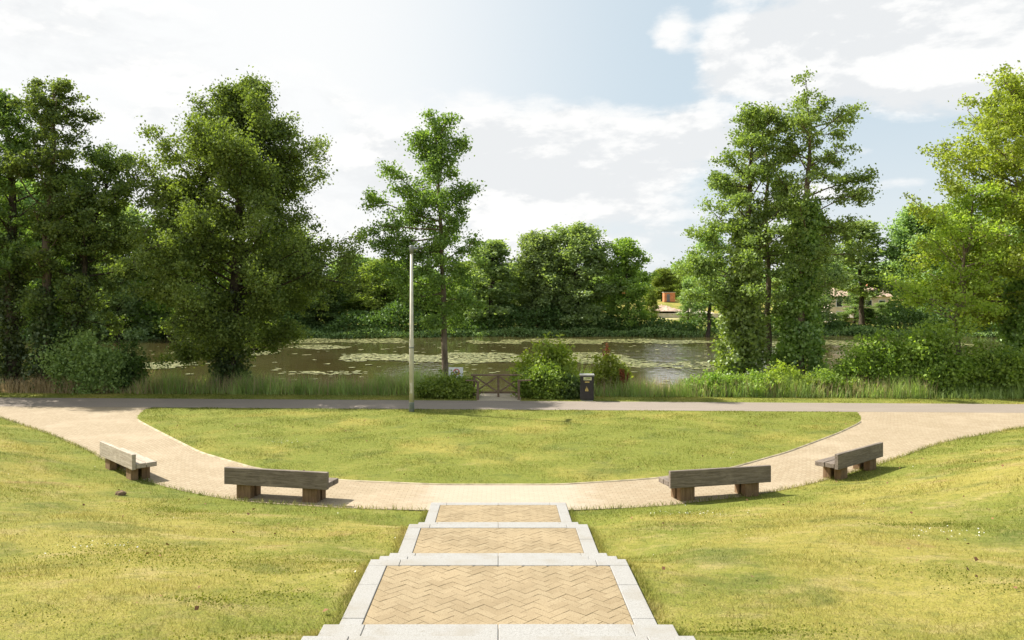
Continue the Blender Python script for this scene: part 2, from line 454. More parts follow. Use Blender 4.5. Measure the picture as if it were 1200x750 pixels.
def strip(name, mat, xs, lo, hi, rows, z, label, cat, pol=True):
    xs = np.asarray(xs); n = len(xs)
    t = np.linspace(0, 1, rows)
    Yg = lo[:, None] * (1 - t) + hi[:, None] * t
    Xg = np.repeat(xs[:, None], rows, 1)
    V = np.stack([Xg, Yg, np.full_like(Yg, z)], -1).reshape(-1, 3)
    i = (np.arange(n - 1)[:, None] * rows + np.arange(rows - 1)).ravel()
    Fc = np.stack([i, i + rows, i + rows + 1, i + 1], 1)
    me = mesh_np(name, V, Fc)
    uvl = me.uv_layers.new(name="UVMap")
    if pol:
        arc = np.concatenate([[0], np.cumsum(np.hypot(np.diff(xs), np.diff(E(xs))))])
        U = np.repeat(arc[:, None], rows, 1).ravel(); W = -sdist(Xg, Yg).ravel()
    else: U, W = V[:, 0], V[:, 1]
    uv = np.stack([U[Fc], W[Fc]], -1).reshape(-1, 2).astype(np.float32)
    uvl.data.foreach_set("uv", uv.ravel())
    o = link(name, me, mat)
    return tag(o, label, cat, kind="structure")

xs = np.arange(-60, 60.01, 0.15)
top = np.where(np.abs(xs) < 14.5, np.minimum(I(xs), Tn(xs)), Tn(xs))
lo = np.minimum(E(xs) - 0.10, top - 0.01)
strip("brick_path", M["path"], xs, lo, top, 14, 0.008, "buff block paved crescent path curving round the lawn", "path")
xs = np.arange(-120, 120.01, 1.0)
strip("lakeside_path", M["main"], xs, Tn(xs) - 0.002 * 0, Tf(xs), 6, 0.010, "grey brown path running along the pond edge", "path", False)

# pale edging of the inner lawn
xs = np.arange(-13.6, 13.5, 0.1)
M["path_edge"] = mat_plain("buff_edging", (0.36, 0.30, 0.20), 0.9, 0.3, 3)
def edging():
    sl = np.gradient(I(xs), xs); k = np.sqrt(1 + sl ** 2); nx, ny = sl / k, -1 / k
    A = np.stack([xs, I(xs), 0 * xs + .030], 1); B = np.stack([xs + nx * .07, I(xs) + ny * .07, 0 * xs + .014], 1)
    C = B.copy(); C[:, 2] = 0.0
    n = len(xs); V = np.concatenate([A, B, C]); i = np.arange(n - 1)
    Fc = np.concatenate([np.stack([i, i + n, i + n + 1, i + 1], 1), np.stack([i + n, i + 2 * n, i + 2 * n + 1, i + n + 1], 1)])
    tag(link("path_edging", mesh_np("path_edging", V, Fc), M["path_edge"]), "thin pale edging between the lawn and the brick path", "edging", kind="structure")
edging()
# water
V = np.array([(-400, 36, -1.0), (400, 36, -1.0), (400, 135, -1.0), (-400, 135, -1.0)])
tag(link("pond_water", mesh_np("pond_water", V, [(0, 1, 2, 3)]), M["water"]), "brown still pond water with lily pads", "water", kind="structure")

# ================================================================== stone steps
def clip_poly(poly, x0, x1, y0, y1):
    def cut(P, f, inter):
        out = []
        for i in range(len(P)):
            a, b = P[i - 1], P[i]
            fa, fb = f(a), f(b)
            if fb:
                if not fa: out.append(inter(a, b))
                out.append(b)
            elif fa: out.append(inter(a, b))
        return out
    def ix(c):
        return lambda a, b: (c, a[1] + (b[1] - a[1]) * (c - a[0]) / (b[0] - a[0]))
    def iy(c):
        return lambda a, b: (a[0] + (b[0] - a[0]) * (c - a[1]) / (b[1] - a[1]), c)
    for f, it in ((lambda p: p[0] >= x0, ix(x0)), (lambda p: p[0] <= x1, ix(x1)), (lambda p: p[1] >= y0, iy(y0)), (lambda p: p[1] <= y1, iy(y1))):
        if poly: poly = cut(poly, f, it)
    return poly

def herringbone(x0, x1, y0, y1, z, parent):
    L = 0.1; g = 0.0022
    mb = MB(); c = math.cos(R(45)); r = random.Random(int(z * 100) + 3)
    cx, cy = (x0 + x1) / 2, (y0 + y1) / 2
    N = int(max(x1 - x0, y1 - y0) / L) + 6
    for i in range(-N, N):
        for j in range(-N, N):
            m = (i - j) % 4
            if m == 0: w, h = 2, 1
            elif m == 3: w, h = 1, 2
            else: continue
            P = [(i * L + g, j * L + g), ((i + w) * L - g, j * L + g), ((i + w) * L - g, (j + h) * L - g), (i * L + g, (j + h) * L - g)]
            P = [((a - b) * c + cx, (a + b) * c + cy) for a, b in P]
            P = clip_poly(P, x0, x1, y0, y1)
            if len(P) < 3: continue
            ar = abs(sum(P[k - 1][0] * P[k][1] - P[k][0] * P[k - 1][1] for k in range(len(P)))) / 2
            if ar < 0.0008: continue
            dz = r.uniform(-0.003, 0.002)
            mb.prism(P, z - 0.03, z + dz)
    return mb.build("paving", M["paver"], parent)

def make_steps():
    root = empty("stone_steps", (0, 17.75, 0))
    tag(root, "broad pale granite stairway with three buff herringbone landings going down the bank", "steps")
    off = Vector((0, -17.75, 0))
    core = MB(); edge = MB()
    r = random.Random(4)
    J = 0.004
    for i, (fy, z, kind) in enumerate(LEV):
        last = i + 1 == len(LEV)
        ny = LEV[i + 1][0] - 0.25 if not last else -9.0
        vis = LEV[i + 1][0] if not last else -9.0
        core.box((0, (fy + ny) / 2 - 0.004 - 17.75, z - 0.24), (2 * SW - 0.012, fy - ny - 0.008, 0.40))   # top at z-0.04
        ew = 0.22
        top = z
        def slab(x0, x1, y0, y1):
            d = r.uniform(-0.0025, 0.0025)
            edge.box(((x0 + x1) / 2, (y0 + y1) / 2 - 17.75, top - 0.055 + d), (x1 - x0 - J, y1 - y0 - J, 0.11), None, 0.006)
        xs = (-SW, -1.14, 0.0, 1.14, SW)
        if kind == "tread":
            for a, b in zip(xs, xs[1:]): slab(a, b, vis - 0.03, fy)
        else:
            for a, b in zip(xs, xs[1:]): slab(a, b, fy - ew, fy)
            y = fy - ew; k = 0
            while y > vis + 0.02:
                l = 0.62 if k % 2 == 0 else 0.9
                y2 = max(y - l, vis - 0.03) if y - l > vis + 0.12 else vis - 0.03
                slab(-SW, -SW + ew, y2, y); slab(SW - ew, SW, y2, y)
                y = y2; k += 1
            p = herringbone(-SW + ew + 0.006, SW - ew - 0.006, max(vis - 0.02, -3) , fy - ew - 0.006, z - 0.004, root)
            p.location = off
    core.build("base", M["mortar"], root)
    edge.build("edging", M["granite"], root)
make_steps()

# ================================================================== benches
def make_bench():
    root = empty("park_bench")
    L = 2.55
    MB().box((0, 0.05, 0.505), (L, 0.095, 0.385), None, 0.008).build("backrest", M["bench"], root)
    MB().box((0, 0.225, 0.392), (L - 0.004, 0.235, 0.115), None, 0.008).build("seat_plank", M["bench"], root)
    MB().box((0, 0.482, 0.392), (L + 0.003, 0.245, 0.115), None, 0.008).build("seat_plank", M["bench"], root)
    for sx in (-0.82, 0.82):
        MB().box((sx, 0.155, 0.115), (0.36, 0.18, 0.435), None, 0.01).build("leg", M["bench_leg"], root)
        MB().box((sx, 0.435, 0.115), (0.36, 0.20, 0.435), None, 0.01).build("leg", M["bench_leg"], root)
    return root

def copy_tree(o, parent=None):
    c = o.copy(); COL.objects.link(c)
    if parent is not None: c.parent = parent
    for ch in list(o.children): copy_tree(ch, c)
    return c

BENCH = [(-9.93, 20.62, -47, "pale timber bench on the left curve of the brick path"),
         (-5.04, 17.94, -13, "dark timber bench on the left of the steps with its back to the stairs"),
         (5.08, 18.10, 14.5, "dark timber bench on the right of the steps with its back to the stairs"),
         (9.38, 20.55, 41, "brown timber bench farthest right on the curving path beside the grassy bank")]
b0 = make_bench()
BB = [b0] + [copy_tree(b0) for k in range(3)]
for i, (x, y, a, lab) in enumerate(BENCH):
    o = BB[i]
    o.location = (x, y, 0.012); o.rotation_euler = (0, 0, R(a))
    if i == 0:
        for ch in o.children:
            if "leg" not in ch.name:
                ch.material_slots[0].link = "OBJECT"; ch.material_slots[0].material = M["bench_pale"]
    tag(o, lab, "bench", "timber benches round the crescent path")

# ================================================================== lamp post
M["post"] = mat_plain("cream_post_paint", (0.50, 0.47, 0.39), 0.55, 0.12, 3)
M["grey_metal"] = mat_plain("grey_metal", (0.16, 0.17, 0.165), 0.5, 0.2, 6, 0.4)
M["green_grey"] = mat_plain("grey_green_sleeve", (0.17, 0.19, 0.17), 0.6, 0.2, 5)
M["black"] = mat_plain("black_bin_plastic", (0.022, 0.020, 0.020), 0.45, 0.25, 6, 0.4)
M["lid"] = mat_plain("grey_lid", (0.30, 0.30, 0.28), 0.5, 0.15, 6)
M["cream"] = mat_plain("cream_label", (0.50, 0.50, 0.30), 0.5, 0.2, 30)
M["gold"] = mat_plain("gold_print", (0.52, 0.40, 0.12), 0.5, 0.15, 30)
M["olive"] = mat_plain("olive_print", (0.18, 0.24, 0.04), 0.5, 0.15, 30)
M["white"] = mat_plain("white_sign", (0.72, 0.73, 0.74), 0.4, 0.05, 6)
M["red"] = mat_plain("red_print", (0.55, 0.05, 0.05), 0.5, 0.1, 6)
M["ink"] = mat_plain("black_print", (0.03, 0.03, 0.035), 0.5, 0.1, 6)

def lamp_post():
    y = 32.0; x = (482.3 - VX) / F * y
    g = float(ground(x, y))
    root = empty("lamp_post", (x, y, g))
    tag(root, "tall cream lamp post at the far edge of the lawn", "lamp post")
    MB().tube([(0, 0, 0.34), (0, 0, 2.9), (0, 0, 2.95), (0, 0, 6.40)], [0.098, 0.092, 0.078, 0.056], 16).build("pole", M["post"], root)
    MB().tube([(0, 0, -0.2), (0, 0, 0.36), (0, 0, 0.38)], [0.108, 0.108, 0.10], 16).build("base_sleeve", M["green_grey"], root)
    MB().tube([(0, 0, 2.55), (0, 0, 2.60)], [0.099, 0.099], 16).build("strap", M["grey_metal"], root)
    MB().box((0, -0.093, 0.95), (0.09, 0.02, 0.42), None, 0.006).build("access_door", M["post"], root)
    head = MB()
    head.tube([(0, 0, 6.36), (0, 0, 6.66), (0, 0, 6.69)], [0.078, 0.085, 0.06], 14)
    head.bar((0.03, 0.05, 6.55), (0.13, 0.75, 6.62), 0.17, 0.075, 0.02)
    h = head.build("lantern", M["grey_metal"], root)
    MB().box((0.105, 0.52, 6.548), (0.12, 0.36, 0.02), None, 0.004).build("lens", M["white"], h)
lamp_post()

def litter_bin():
    x, y = 3.98, 35.78
    root = empty("litter_bin", (x, y, float(ground(x, y)) + 0.012), R(-4))
    tag(root, "black litter bin with grey lid and gold emblem beside the lakeside path", "litter bin")
    MB().box((0, 0, 0.56), (0.60, 0.48, 1.06), None, 0.02, 2).build("body", M["black"], root)
    MB().box((0, 0, 0.015), (0.54, 0.42, 0.06), None, 0.005).build("plinth", M["lid"], root)
    MB().box((0, 0, 1.135), (0.66, 0.54, 0.075), None, 0.018, 2).build("lid", M["lid"], root)
    p = MB().box((0.02, -0.243, 0.985), (0.36, 0.012, 0.14), None, 0.003).build("label_plate", M["cream"], root)
    q = MB()
    q.box((0.03, -0.2505, 1.02), (0.20, 0.004, 0.035)); q.box((0.10, -0.2505, 0.985), (0.12, 0.004, 0.02)); q.box((-0.07, -0.2505, 0.96), (0.14, 0.004, 0.02))
    q.build("print", M["olive"], p)
    MB().box((0.0, -0.2415, 0.835), (0.20, 0.006, 0.045), None, 0.001).build("gold_line", M["gold"], root)
    e = MB()                                       # drop shaped emblem, split down the middle
    def drop(pts): e.prism(pts, -0.004, 0.004)
    L = [(-0.012, 0.24), (-0.03, 0.16), (-0.062, 0.09), (-0.075, 0.04), (-0.06, 0.005), (-0.03, 0.0), (-0.012, 0.01)]
    Rr = [(0.012, 0.20), (0.03, 0.14), (0.055, 0.08), (0.068, 0.04), (0.055, 0.005), (0.02, 0.0), (0.012, 0.02)]
    drop(L); drop(list(reversed(Rr)))
    o = e.build("emblem", M["gold"], root)
    o.rotation_euler = (R(90), 0, 0); o.location = (-0.01, -0.243, 0.42)
litter_bin()

def timber_fence():
    y0 = 36.9
    root = empty("timber_fence", (0, y0, 0))
    tag(root, "low timber rail fence with crossed braces at the pond viewing point", "fence")
    x0, x1 = -1.12, 1.12
    zt = 1.03
    MB().bar((x0 - 0.15, 0, zt), (x1 + 0.25, 0, zt), 0.13, 0.075, 0.008).build("top_rail", M["fence"], root)
    for a, b in ((x0 + .05, -0.06), (0.06, x1 - .05)):
        MB().bar((a, 0.02, 0.22), (b, 0.02, 0.22), 0.05, 0.09, 0.006).build("bottom_rail", M["fence"], root)
    for x in (x0, 0.0, x1):
        MB().box((x, 0.02, 0.36), (0.10, 0.10, 1.26), None, 0.008).build("post", M["fence"], root)
    for a, b in ((x0 + 0.06, -0.06), (0.06, x1 - 0.06)):
        MB().bar((a, -0.035, 0.95), (b, -0.035, 0.27), 0.035, 0.07, 0.004).build("brace", M["fence"], root)
        MB().bar((a, -0.075, 0.27), (b, -0.075, 0.95), 0.035, 0.07, 0.004).build("brace", M["fence"], root)
    for sgn in (-1, 1):
        x = sgn * 0.92
        MB().box((x, -1.02, 0.36), (0.11, 0.11, 0.98), None, 0.01).build("post", M["fence"], root)
        MB().bar((x - 0.06, -1.02, 0.80 + 0.085), (x + sgn * 0.55, -0.99, 0.885), 0.12, 0.05, 0.006).build("side_rail", M["fence"], root)
        MB().bar((x, -0.96, 0.80), (sgn * 1.12, -0.05, 0.80), 0.06, 0.09, 0.006).build("side_rail", M["fence"], root)
timber_fence()
M["gravel"] = mat_plain("pale_gravel", (0.42, 0.36, 0.27), 0.95, 0.25, 25, 0.1, 0, 0.01)
V = np.array([(-0.95, Tf(-.95), 0.013), (0.98, Tf(.98), 0.013), (1.15, 38.3, 0.013), (-1.15, 38.3, 0.013)])
tag(link("gravel_path", mesh_np("gravel_path", V, [(0, 1, 2, 3)]), M["gravel"]), "pale gravel patch at the viewing point", "path", kind="structure")

def sign():
    x, y = -2.02, 37.9
    root = empty("warning_sign", (x, y, 0), R(-8))
    tag(root, "white warning sign with red ring above the clipped shrub", "sign")
    MB().box((0, 0, 1.02), (0.70, 0.025, 0.56), None, 0.004).build("panel", M["white"], root)
    for s in (-0.25, 0.25): MB().box((s, 0.04, 0.30), (0.07, 0.055, 1.75), None, 0.006).build("post", M["grey_metal"], root)
    ring = MB(); n = 28
    for k in range(n):
        a, b = 2 * math.pi * k / n, 2 * math.pi * (k + 1) / n
        P = lambda t, r: (0.03 + r * math.cos(t), -0.0155, 1.08 + r * math.sin(t))
        ring.poly3([P(a, .115), P(b, .115), P(b, .155), P(a, .155)])
    ring.bar((-0.06, -0.0165, 1.17), (0.12, -0.0165, 0.99), 0.002, 0.028)
    ring.build("ring", M["red"], root)
    ink = MB()                                     # swimmer in the ring
    ink.tube([(0.0, -0.019, 1.105), (0.0, -0.021, 1.105)], 0.03, 10)
    ink.bar((-0.05, -0.018, 1.055), (0.11, -0.018, 1.07), 0.002, 0.03)
    ink.build("symbol", M["ink"], root)
sign()

# ================================================================== vegetation
def leaf_mesh(name, C, size, up=0.5, aspect=0.72, r=rng):
    """one kite shaped leaf per centre"""
    n = len(C)
    N = r.normal(size=(n, 3)); N /= np.linalg.norm(N, axis=1)[:, None]
    N[:, 2] += up; N /= np.linalg.norm(N, axis=1)[:, None]
    A = np.cross(N, r.normal(size=(n, 3))); A /= np.linalg.norm(A, axis=1)[:, None] + 1e-9
    B = np.cross(N, A)
    s = (size * r.uniform(0.5, 1.45, n))[:, None]
    fold = N * s * 0.10
    V = np.stack([C - A * s * .5, C + B * s * .5 * aspect + A * s * .08 + fold, C + A * s * .5, C - B * s * .5 * aspect + A * s * .08 + fold], 1).reshape(-1, 3)
    Fc = np.arange(4 * n).reshape(-1, 4)
    return mesh_np(name, V, Fc)

class Tubes:
    def __init__(s): s.V = []; s.F = []; s.n = 0
    def add(s, P, rad, sides=6):
        P = np.asarray(P, float); m = len(P)
        D = np.gradient(P, axis=0); D /= np.linalg.norm(D, axis=1)[:, None] + 1e-9
        ref = np.where(np.abs(D[:, 2:3]) > 0.9, np.array([[1.0, 0, 0]]), np.array([[0, 0, 1.0]]))
        A = np.cross(ref, D); A /= np.linalg.norm(A, axis=1)[:, None] + 1e-9
        B = np.cross(D, A)
        t = np.linspace(0, 2 * np.pi, sides, endpoint=False)
        ring = P[:, None] + (A[:, None] * np.cos(t)[None, :, None] + B[:, None] * np.sin(t)[None, :, None]) * np.asarray(rad)[:, None, None]
        s.V.append(ring.reshape(-1, 3))
        i = (np.arange(m - 1)[:, None] * sides + np.arange(sides)[None]).ravel()
        j = (np.arange(m - 1)[:, None] * sides + (np.arange(sides)[None] + 1) % sides).ravel()
        s.F.append(np.stack([i, j, j + sides, i + sides], 1) + s.n)
        s.n += m * sides
    def mesh(s, name): return mesh_np(name, np.concatenate(s.V), np.concatenate(s.F), True)

def wander(p, d, L, n, w, curl, r):
    P = [np.array(p, float)]; d = np.array(d, float)
    for k in range(n):
        d = d + r.normal(size=3) * w + np.array([0, 0, curl])
        d /= np.linalg.norm(d)
        P.append(P[-1] + d * L / n)
    return np.array(P)

def build_tree(spec):
    """spec in metres, at the origin; returns (trunk mesh, limb mesh, crown mesh)"""
    r = np.random.default_rng(spec["seed"])
    H = spec["H"]; lean = np.array(spec.get("lean", (0, 0)), float)
    rad0 = spec.get("rad", 0.28)
    nT = 14; t = np.linspace(0, 1, nT)
    wob = np.cumsum(r.normal(size=(nT, 2)), 0) * spec.get("wob", 0.08); wob -= wob[0]
    bend = spec.get("bend", 1.0)
    T = np.stack([lean[0] * t ** bend + wob[:, 0], lean[1] * t ** bend + wob[:, 1], H * t], 1)
    T[0, 2] = -0.5
    rads = rad0 * (1 - t) ** 0.75 + 0.02; rads[0] *= 1.35
    trunk = Tubes(); trunk.add(T, rads, 10)
    tp = lambda u: np.array([np.interp(u, t, T[:, k]) for k in range(3)])
    pt, pr = zip(*spec["prof"])
    prof = lambda u: np.interp(u, pt, pr)
    t0, t1 = spec.get("t0", 0.25), spec.get("t1", 0.97)
    limbs = []
    n = spec["limbs"]
    az0 = r.uniform(0, 6.28)
    for i in range(n):
        u = t0 + (t1 - t0) * (i + r.uniform(0.1, 0.9)) / n
        az = az0 + i * 2.39996 + r.normal() * 0.35
        L = prof(u) * r.uniform(*spec.get("lvar", (0.62, 1.12)))
        pit = np.interp((u - t0) / (t1 - t0), [0, 1], spec.get("pitch", (5, 55))) + r.normal() * 9
        limbs.append((u, az, L, pit))
    for (u, azd, L, pit) in spec.get("extra", []): limbs.append((u, R(azd), L, pit))
    br = Tubes(); segs = []
    for (u, az, L, pit) in limbs:
        if L < 0.15: continue
        d = np.array([math.cos(az) * math.cos(R(pit)), math.sin(az) * math.cos(R(pit)), math.sin(R(pit))])
        P = wander(tp(u), d, L, 6, 0.11, spec.get("curl", 0.03), r)
        rl = min(rad0 * 0.4, 0.018 + 0.011 * L)
        br.add(P, np.linspace(rl, 0.012, 7), 5)
        ns = max(2, int(spec.get("subs", 2.0) * L + 2))
        for k in range(ns):
            f = 1.0 if k == 0 else r.uniform(spec.get("bare", 0.28), 1.0)
            q = np.array([np.interp(f * 6, np.arange(7), P[:, j]) for j in range(3)])
            ax = P[min(6, int(f * 6) + 1)] - P[min(5, int(f * 6))]; ax /= np.linalg.norm(ax)
            side = r.normal(size=3) * np.array([1, 1, spec.get("flat", 0.45)])
            dd = ax * 0.7 + side * 0.75; dd /= np.linalg.norm(dd)
            sl = (0.30 * L * (1.15 - 0.6 * f) + 0.25) * r.uniform(0.6, 1.25)
            Q = wander(q, dd, sl, 3, 0.15, 0.02, r)
            br.add(Q, np.linspace(0.022, 0.008, 4), 3)
            segs.append((Q[1], Q[3], sl))
    # leader tuft
    top = tp(1.0)
    for k in range(5): segs.append((top - [0, 0, 0.9 * k * .4], top + r.normal(size=3) * [.25, .25, .1] - [0, 0, .35 * k], 0.4))
    tuf = spec.get("tufts", 3); sig = spec.get("sig", 0.30)
    cen = []; wt = []
    for a, b, sl in segs:
        for k in range(tuf):
            f = r.uniform(0.1, 1.1)
            cen.append(a + (b - a) * f + r.normal(size=3) * [.12, .12, .07]); wt.append(r.uniform(0.35, 1.5))
    cen = np.array(cen); wt = np.array(wt); wt /= wt.sum()
    idx = r.choice(len(cen), spec["leaves"], p=wt)
    sg = sig * r.uniform(0.6, 1.35, len(cen))
    C = cen[idx] + r.normal(size=(len(idx), 3)) * sg[idx][:, None] * np.array([1, 1, spec.get("vsq", 0.62)])
    crown = leaf_mesh("crown", C, spec.get("leaf", 0.13), spec.get("up", 0.5), spec.get("aspect", 0.72), r)
    return trunk.mesh("trunk"), br.mesh("limbs"), crown, T, rads

def put_tree(spec, loc, label, leaf, bark, name="tree", cat="tree", group=None):
    root = empty(name, loc)
    tag(root, label, cat, group)
    tm, lm, cm, T, rads = build_tree(spec)
    link("trunk", tm, M[bark], root); link("limbs", lm, M[spec.get("limbmat", bark)], root); link("crown", cm, M[leaf], root)
    iv = spec.get("ivy")
    if iv:
        r = np.random.default_rng(spec["seed"] + 500)
        z0, z1, prof, n, mat, size = iv
        H = T[-1, 2]
        # lumps of ivy hung round the stem
        nl = int((z1 - z0) * 16); lz = r.uniform(z0, z1, nl); la = r.uniform(0, 6.28, nl)
        pr = np.interp((lz - z0) / (z1 - z0), *zip(*prof)) * r.uniform(0.45, 1.1, nl)
        cx = np.interp(lz, T[:, 2], T[:, 0]); cy = np.interp(lz, T[:, 2], T[:, 1])
        cen = np.stack([cx + np.cos(la) * pr, cy + np.sin(la) * pr, lz], 1)
        idx = r.integers(0, nl, n)
        C = cen[idx] + r.normal(size=(n, 3)) * np.array([.20, .20, .26])
        link("ivy", leaf_mesh("ivy", C, size, 0.25, 0.85, r), M[mat], root)
    return root

def at(px, Y, z=None):
    x = (px - VX) / F * Y
    return (x, Y, float(ground(x, Y)) if z is None else z)
def zpx(py, Y): return HC + (VY - py) / F * Y

# ---- near bank, left group
Y = 39.9
g = at(14, Y)
put_tree(dict(seed=11, H=zpx(116, Y) - g[2], lean=(-0.6, 0.4), rad=0.34, prof=[(0, 2), (.25, 2.8), (.5, 3.0), (.8, 2.3), (1, .8)], t0=.26, limbs=36, leaves=36000, sig=.21,
              pitch=(5, 55), ivy=(0, 7.5, [(0, .55), (.6, .5), (1, .3)], 9000, "leaf_ivydark", .15)), g,
         "tall dark alder with ivy black trunk at the left edge of the view", "leaf_alder", "bark_dark", "alder_tree")
g = at(47, Y - .3)
put_tree(dict(seed=12, H=zpx(100, Y) - g[2], lean=(0.5, 0.3), rad=0.27, prof=[(0, 2), (.3, 2.2), (.55, 3.0), (.8, 2.5), (1, .8)], t0=.36, limbs=32, leaves=26000, tufts=3, sig=.19,
              pitch=(10, 55), ivy=(0, 5.0, [(0, .45), (1, .3)], 5000, "leaf_ivydark", .15)), g,
         "alder with a bare grey lower trunk, second from the left edge", "leaf_alder", "bark_mid", "alder_tree")
g = at(66, Y + .7)
put_tree(dict(seed=13, H=zpx(176, Y) - g[2], lean=(1.9, 0.3), rad=0.24, prof=[(0, 1), (.4, 1.6), (.65, 2.6), (.85, 2.0), (1, .6)], t0=.42, limbs=28, leaves=17000, sig=.19,
              pitch=(5, 50), ivy=(0, 8.0, [(0, .42), (1, .25)], 6000, "leaf_ivydark", .15)), g,
         "slender alder leaning right from the dark left hand clump", "leaf_alder", "bark_dark", "alder_tree")
g = at(84, Y + .2)
put_tree(dict(seed=14, H=zpx(214, Y) - g[2], lean=(1.0, -.2), rad=0.19, prof=[(0, 1), (.35, 2.4), (.6, 2.9), (.85, 2.1), (1, .5)], t0=.33, limbs=30, leaves=19000, sig=.19,
              pitch=(0, 45), ivy=(0, 5.5, [(0, .4), (1, .22)], 4000, "leaf_ivydark", .15)), g,
         "shortest alder of the left clump, its crown reaching toward the big oak", "leaf_alder", "bark_dark", "alder_tree")
g = (-29.5, 39.6, float(ground(-29.5, 39.6)))
put_tree(dict(seed=15, H=15.5, lean=(0, 0), rad=0.3, prof=[(0, 2), (.3, 4.0), (.6, 3.8), (.85, 2.4), (1, .8)], t0=.12, limbs=40, leaves=30000), g,
         "leafy alder just outside the left side of the view", "leaf_alder", "bark_dark", "alder_tree")

# ---- big broad tree
Y = 40.4
g = at(266, Y, -0.6)
put_tree(dict(seed=23, H=zpx(102, Y) - g[2], lean=(1.0, 0.2), rad=0.40, wob=.06,
              prof=[(0, 2), (.10, 2.8), (.2, 3.9), (.36, 5.0), (.5, 4.9), (.64, 4.0), (.8, 2.5), (.92, 1.4), (1, .6)], t0=.14, limbs=96, leaves=200000, subs=2.6, tufts=4, lvar=(.6,1.15),
              pitch=(-4, 55), leaf=.125, sig=.25, flat=.8, vsq=.8, extra=[(.40, 5, 6.3, 8), (.34, -8, 6.0, 4), (.56, 178, 5.8, 20), (.62, 190, 5.0, 22), (.48, 176, 5.7, 14), (.7, 10, 4.2, 25)],
              ivy=(0.3, 5.0, [(0, .8), (.5, .6), (1, .45)], 7000, "leaf_ivydark", .15)), g,
         "largest broad round headed tree, rising over the pond left of the lamp post", "leaf_oak", "bark_dark", "broad_tree")

# ---- slim tree beside the lamp post
Y = 41.0
g = at(524, Y, -0.85)
put_tree(dict(seed=31, H=zpx(149, Y) - g[2], lean=(-0.75, 0.2), bend=.8, rad=0.165, wob=.035,
              prof=[(0, .6), (.22, .7), (.34, 1.2), (.44, 1.7), (.55, 1.6), (.7, 1.4), (.82, 1.25), (1, .75)], t0=.26, t1=.98, limbs=42, leaves=42000, lvar=(.4,1.25), subs=2.4, sig=.21, leaf=.125, bare=.35, flat=.7, vsq=.75,
              pitch=(6, 50), extra=[(.58, 188, 2.3, 2), (.64, 172, 2.2, 8), (.69, 186, 2.0, 12), (.53, 176, 1.9, 0), (.40, 184, 2.2, -8), (.36, 10, 1.5, -6), (.60, 185, 3.7, -8), (.66, 178, 3.6, 2), (.72, 182, 3.0, 20), (.55, 176, 2.9, -4), (.70, -5, 1.9, 22), (.50, 180, 3.0, -2), (.46, 0, 1.7, 0), (.63, 200, 3.4, -2), (.44, 195, 2.8, -5), (.90, 175, 1.3, 20), (.93, 5, 1.1, 18)]), g,
         "slim leaning tree with a bare brown trunk right behind the lamp post", "leaf_oak", "bark_mid", "slim_tree")

# ---- right hand ivy clad trees
Y = 41.5
g = at(868, Y, -0.8)
put_tree(dict(seed=41, H=zpx(136, Y) - g[2], lean=(0.9, 0), rad=0.27, prof=[(0, 2), (.25, 2.9), (.45, 2.9), (.6, 2.7), (.8, 2.2), (1, 1.2)], t0=.25, limbs=33, leaves=30000, sig=.21, bare=.36, flat=.42, vsq=.6, subs=1.9, lvar=(.5,1.15),
              pitch=(2, 50), extra=[(.52, 182, 2.4, -12), (.62, 178, 2.3, 0), (.75, 180, 1.9, 10), (.44, 184, 2.6, -6), (.36, 185, 2.5, -8)],
              ivy=(0, 9.5, [(0, 1.45), (.25, 1.15), (.6, .8), (1, .35)], 26000, "leaf_ivy", .17)), g,
         "left hand ivy wrapped alder of the tall pair right of the pond", "leaf_right", "bark_dark", "ivy_tree")
g = at(936, Y + .4, -0.8)
put_tree(dict(seed=42, H=zpx(132, Y) - g[2], lean=(0.35, 0), rad=0.30, prof=[(0, 2), (.3, 2.2), (.5, 2.8), (.7, 2.8), (.88, 2.4), (1, 2.0)], t0=.32, limbs=31, leaves=26000, sig=.20, bare=.42, flat=.42, vsq=.6, subs=1.9, lvar=(.5,1.15),
              pitch=(4, 42), limbmat="bark_mid", extra=[(.62, 0, 2.8, -2), (.70, 4, 2.8, 2), (.52, -4, 2.7, -10), (.57, 2, 2.7, -8), (.95, 0, 2.4, 12), (.96, 178, 2.0, 10), (.97, 90, 1.6, 12), (.97, 270, 1.6, 12), (.93, 40, 2.1, 8), (.79, 2, 2.5, 6), (.84, 185, 2.1, 6), (.75, 80, 2.2, 5), (.75, 265, 2.2, 5), (.66, 190, 2.2, 0)],
              ivy=(0, 10.2, [(0, 1.15), (.3, 1.0), (.6, .7), (1, .38)], 24000, "leaf_ivy", .17)), g,
         "tallest ivy wrapped alder, right hand one of the pair right of the pond", "leaf_right", "bark_mid", "ivy_tree")
g = at(905, Y + 1.2, -1.0)
put_tree(dict(seed=43, H=zpx(122, Y) - g[2], lean=(0.1, 0), rad=0.17, prof=[(0, 1), (.4, 1.3), (.6, 1.7), (.85, 1.7), (1, .6)], t0=.42, limbs=22, leaves=12000, sig=.2, bare=.4, pitch=(0, 35)), g,
         "thin bare stemmed tree standing between the two ivy wrapped alders", "leaf_right", "bark_mid", "slim_tree")

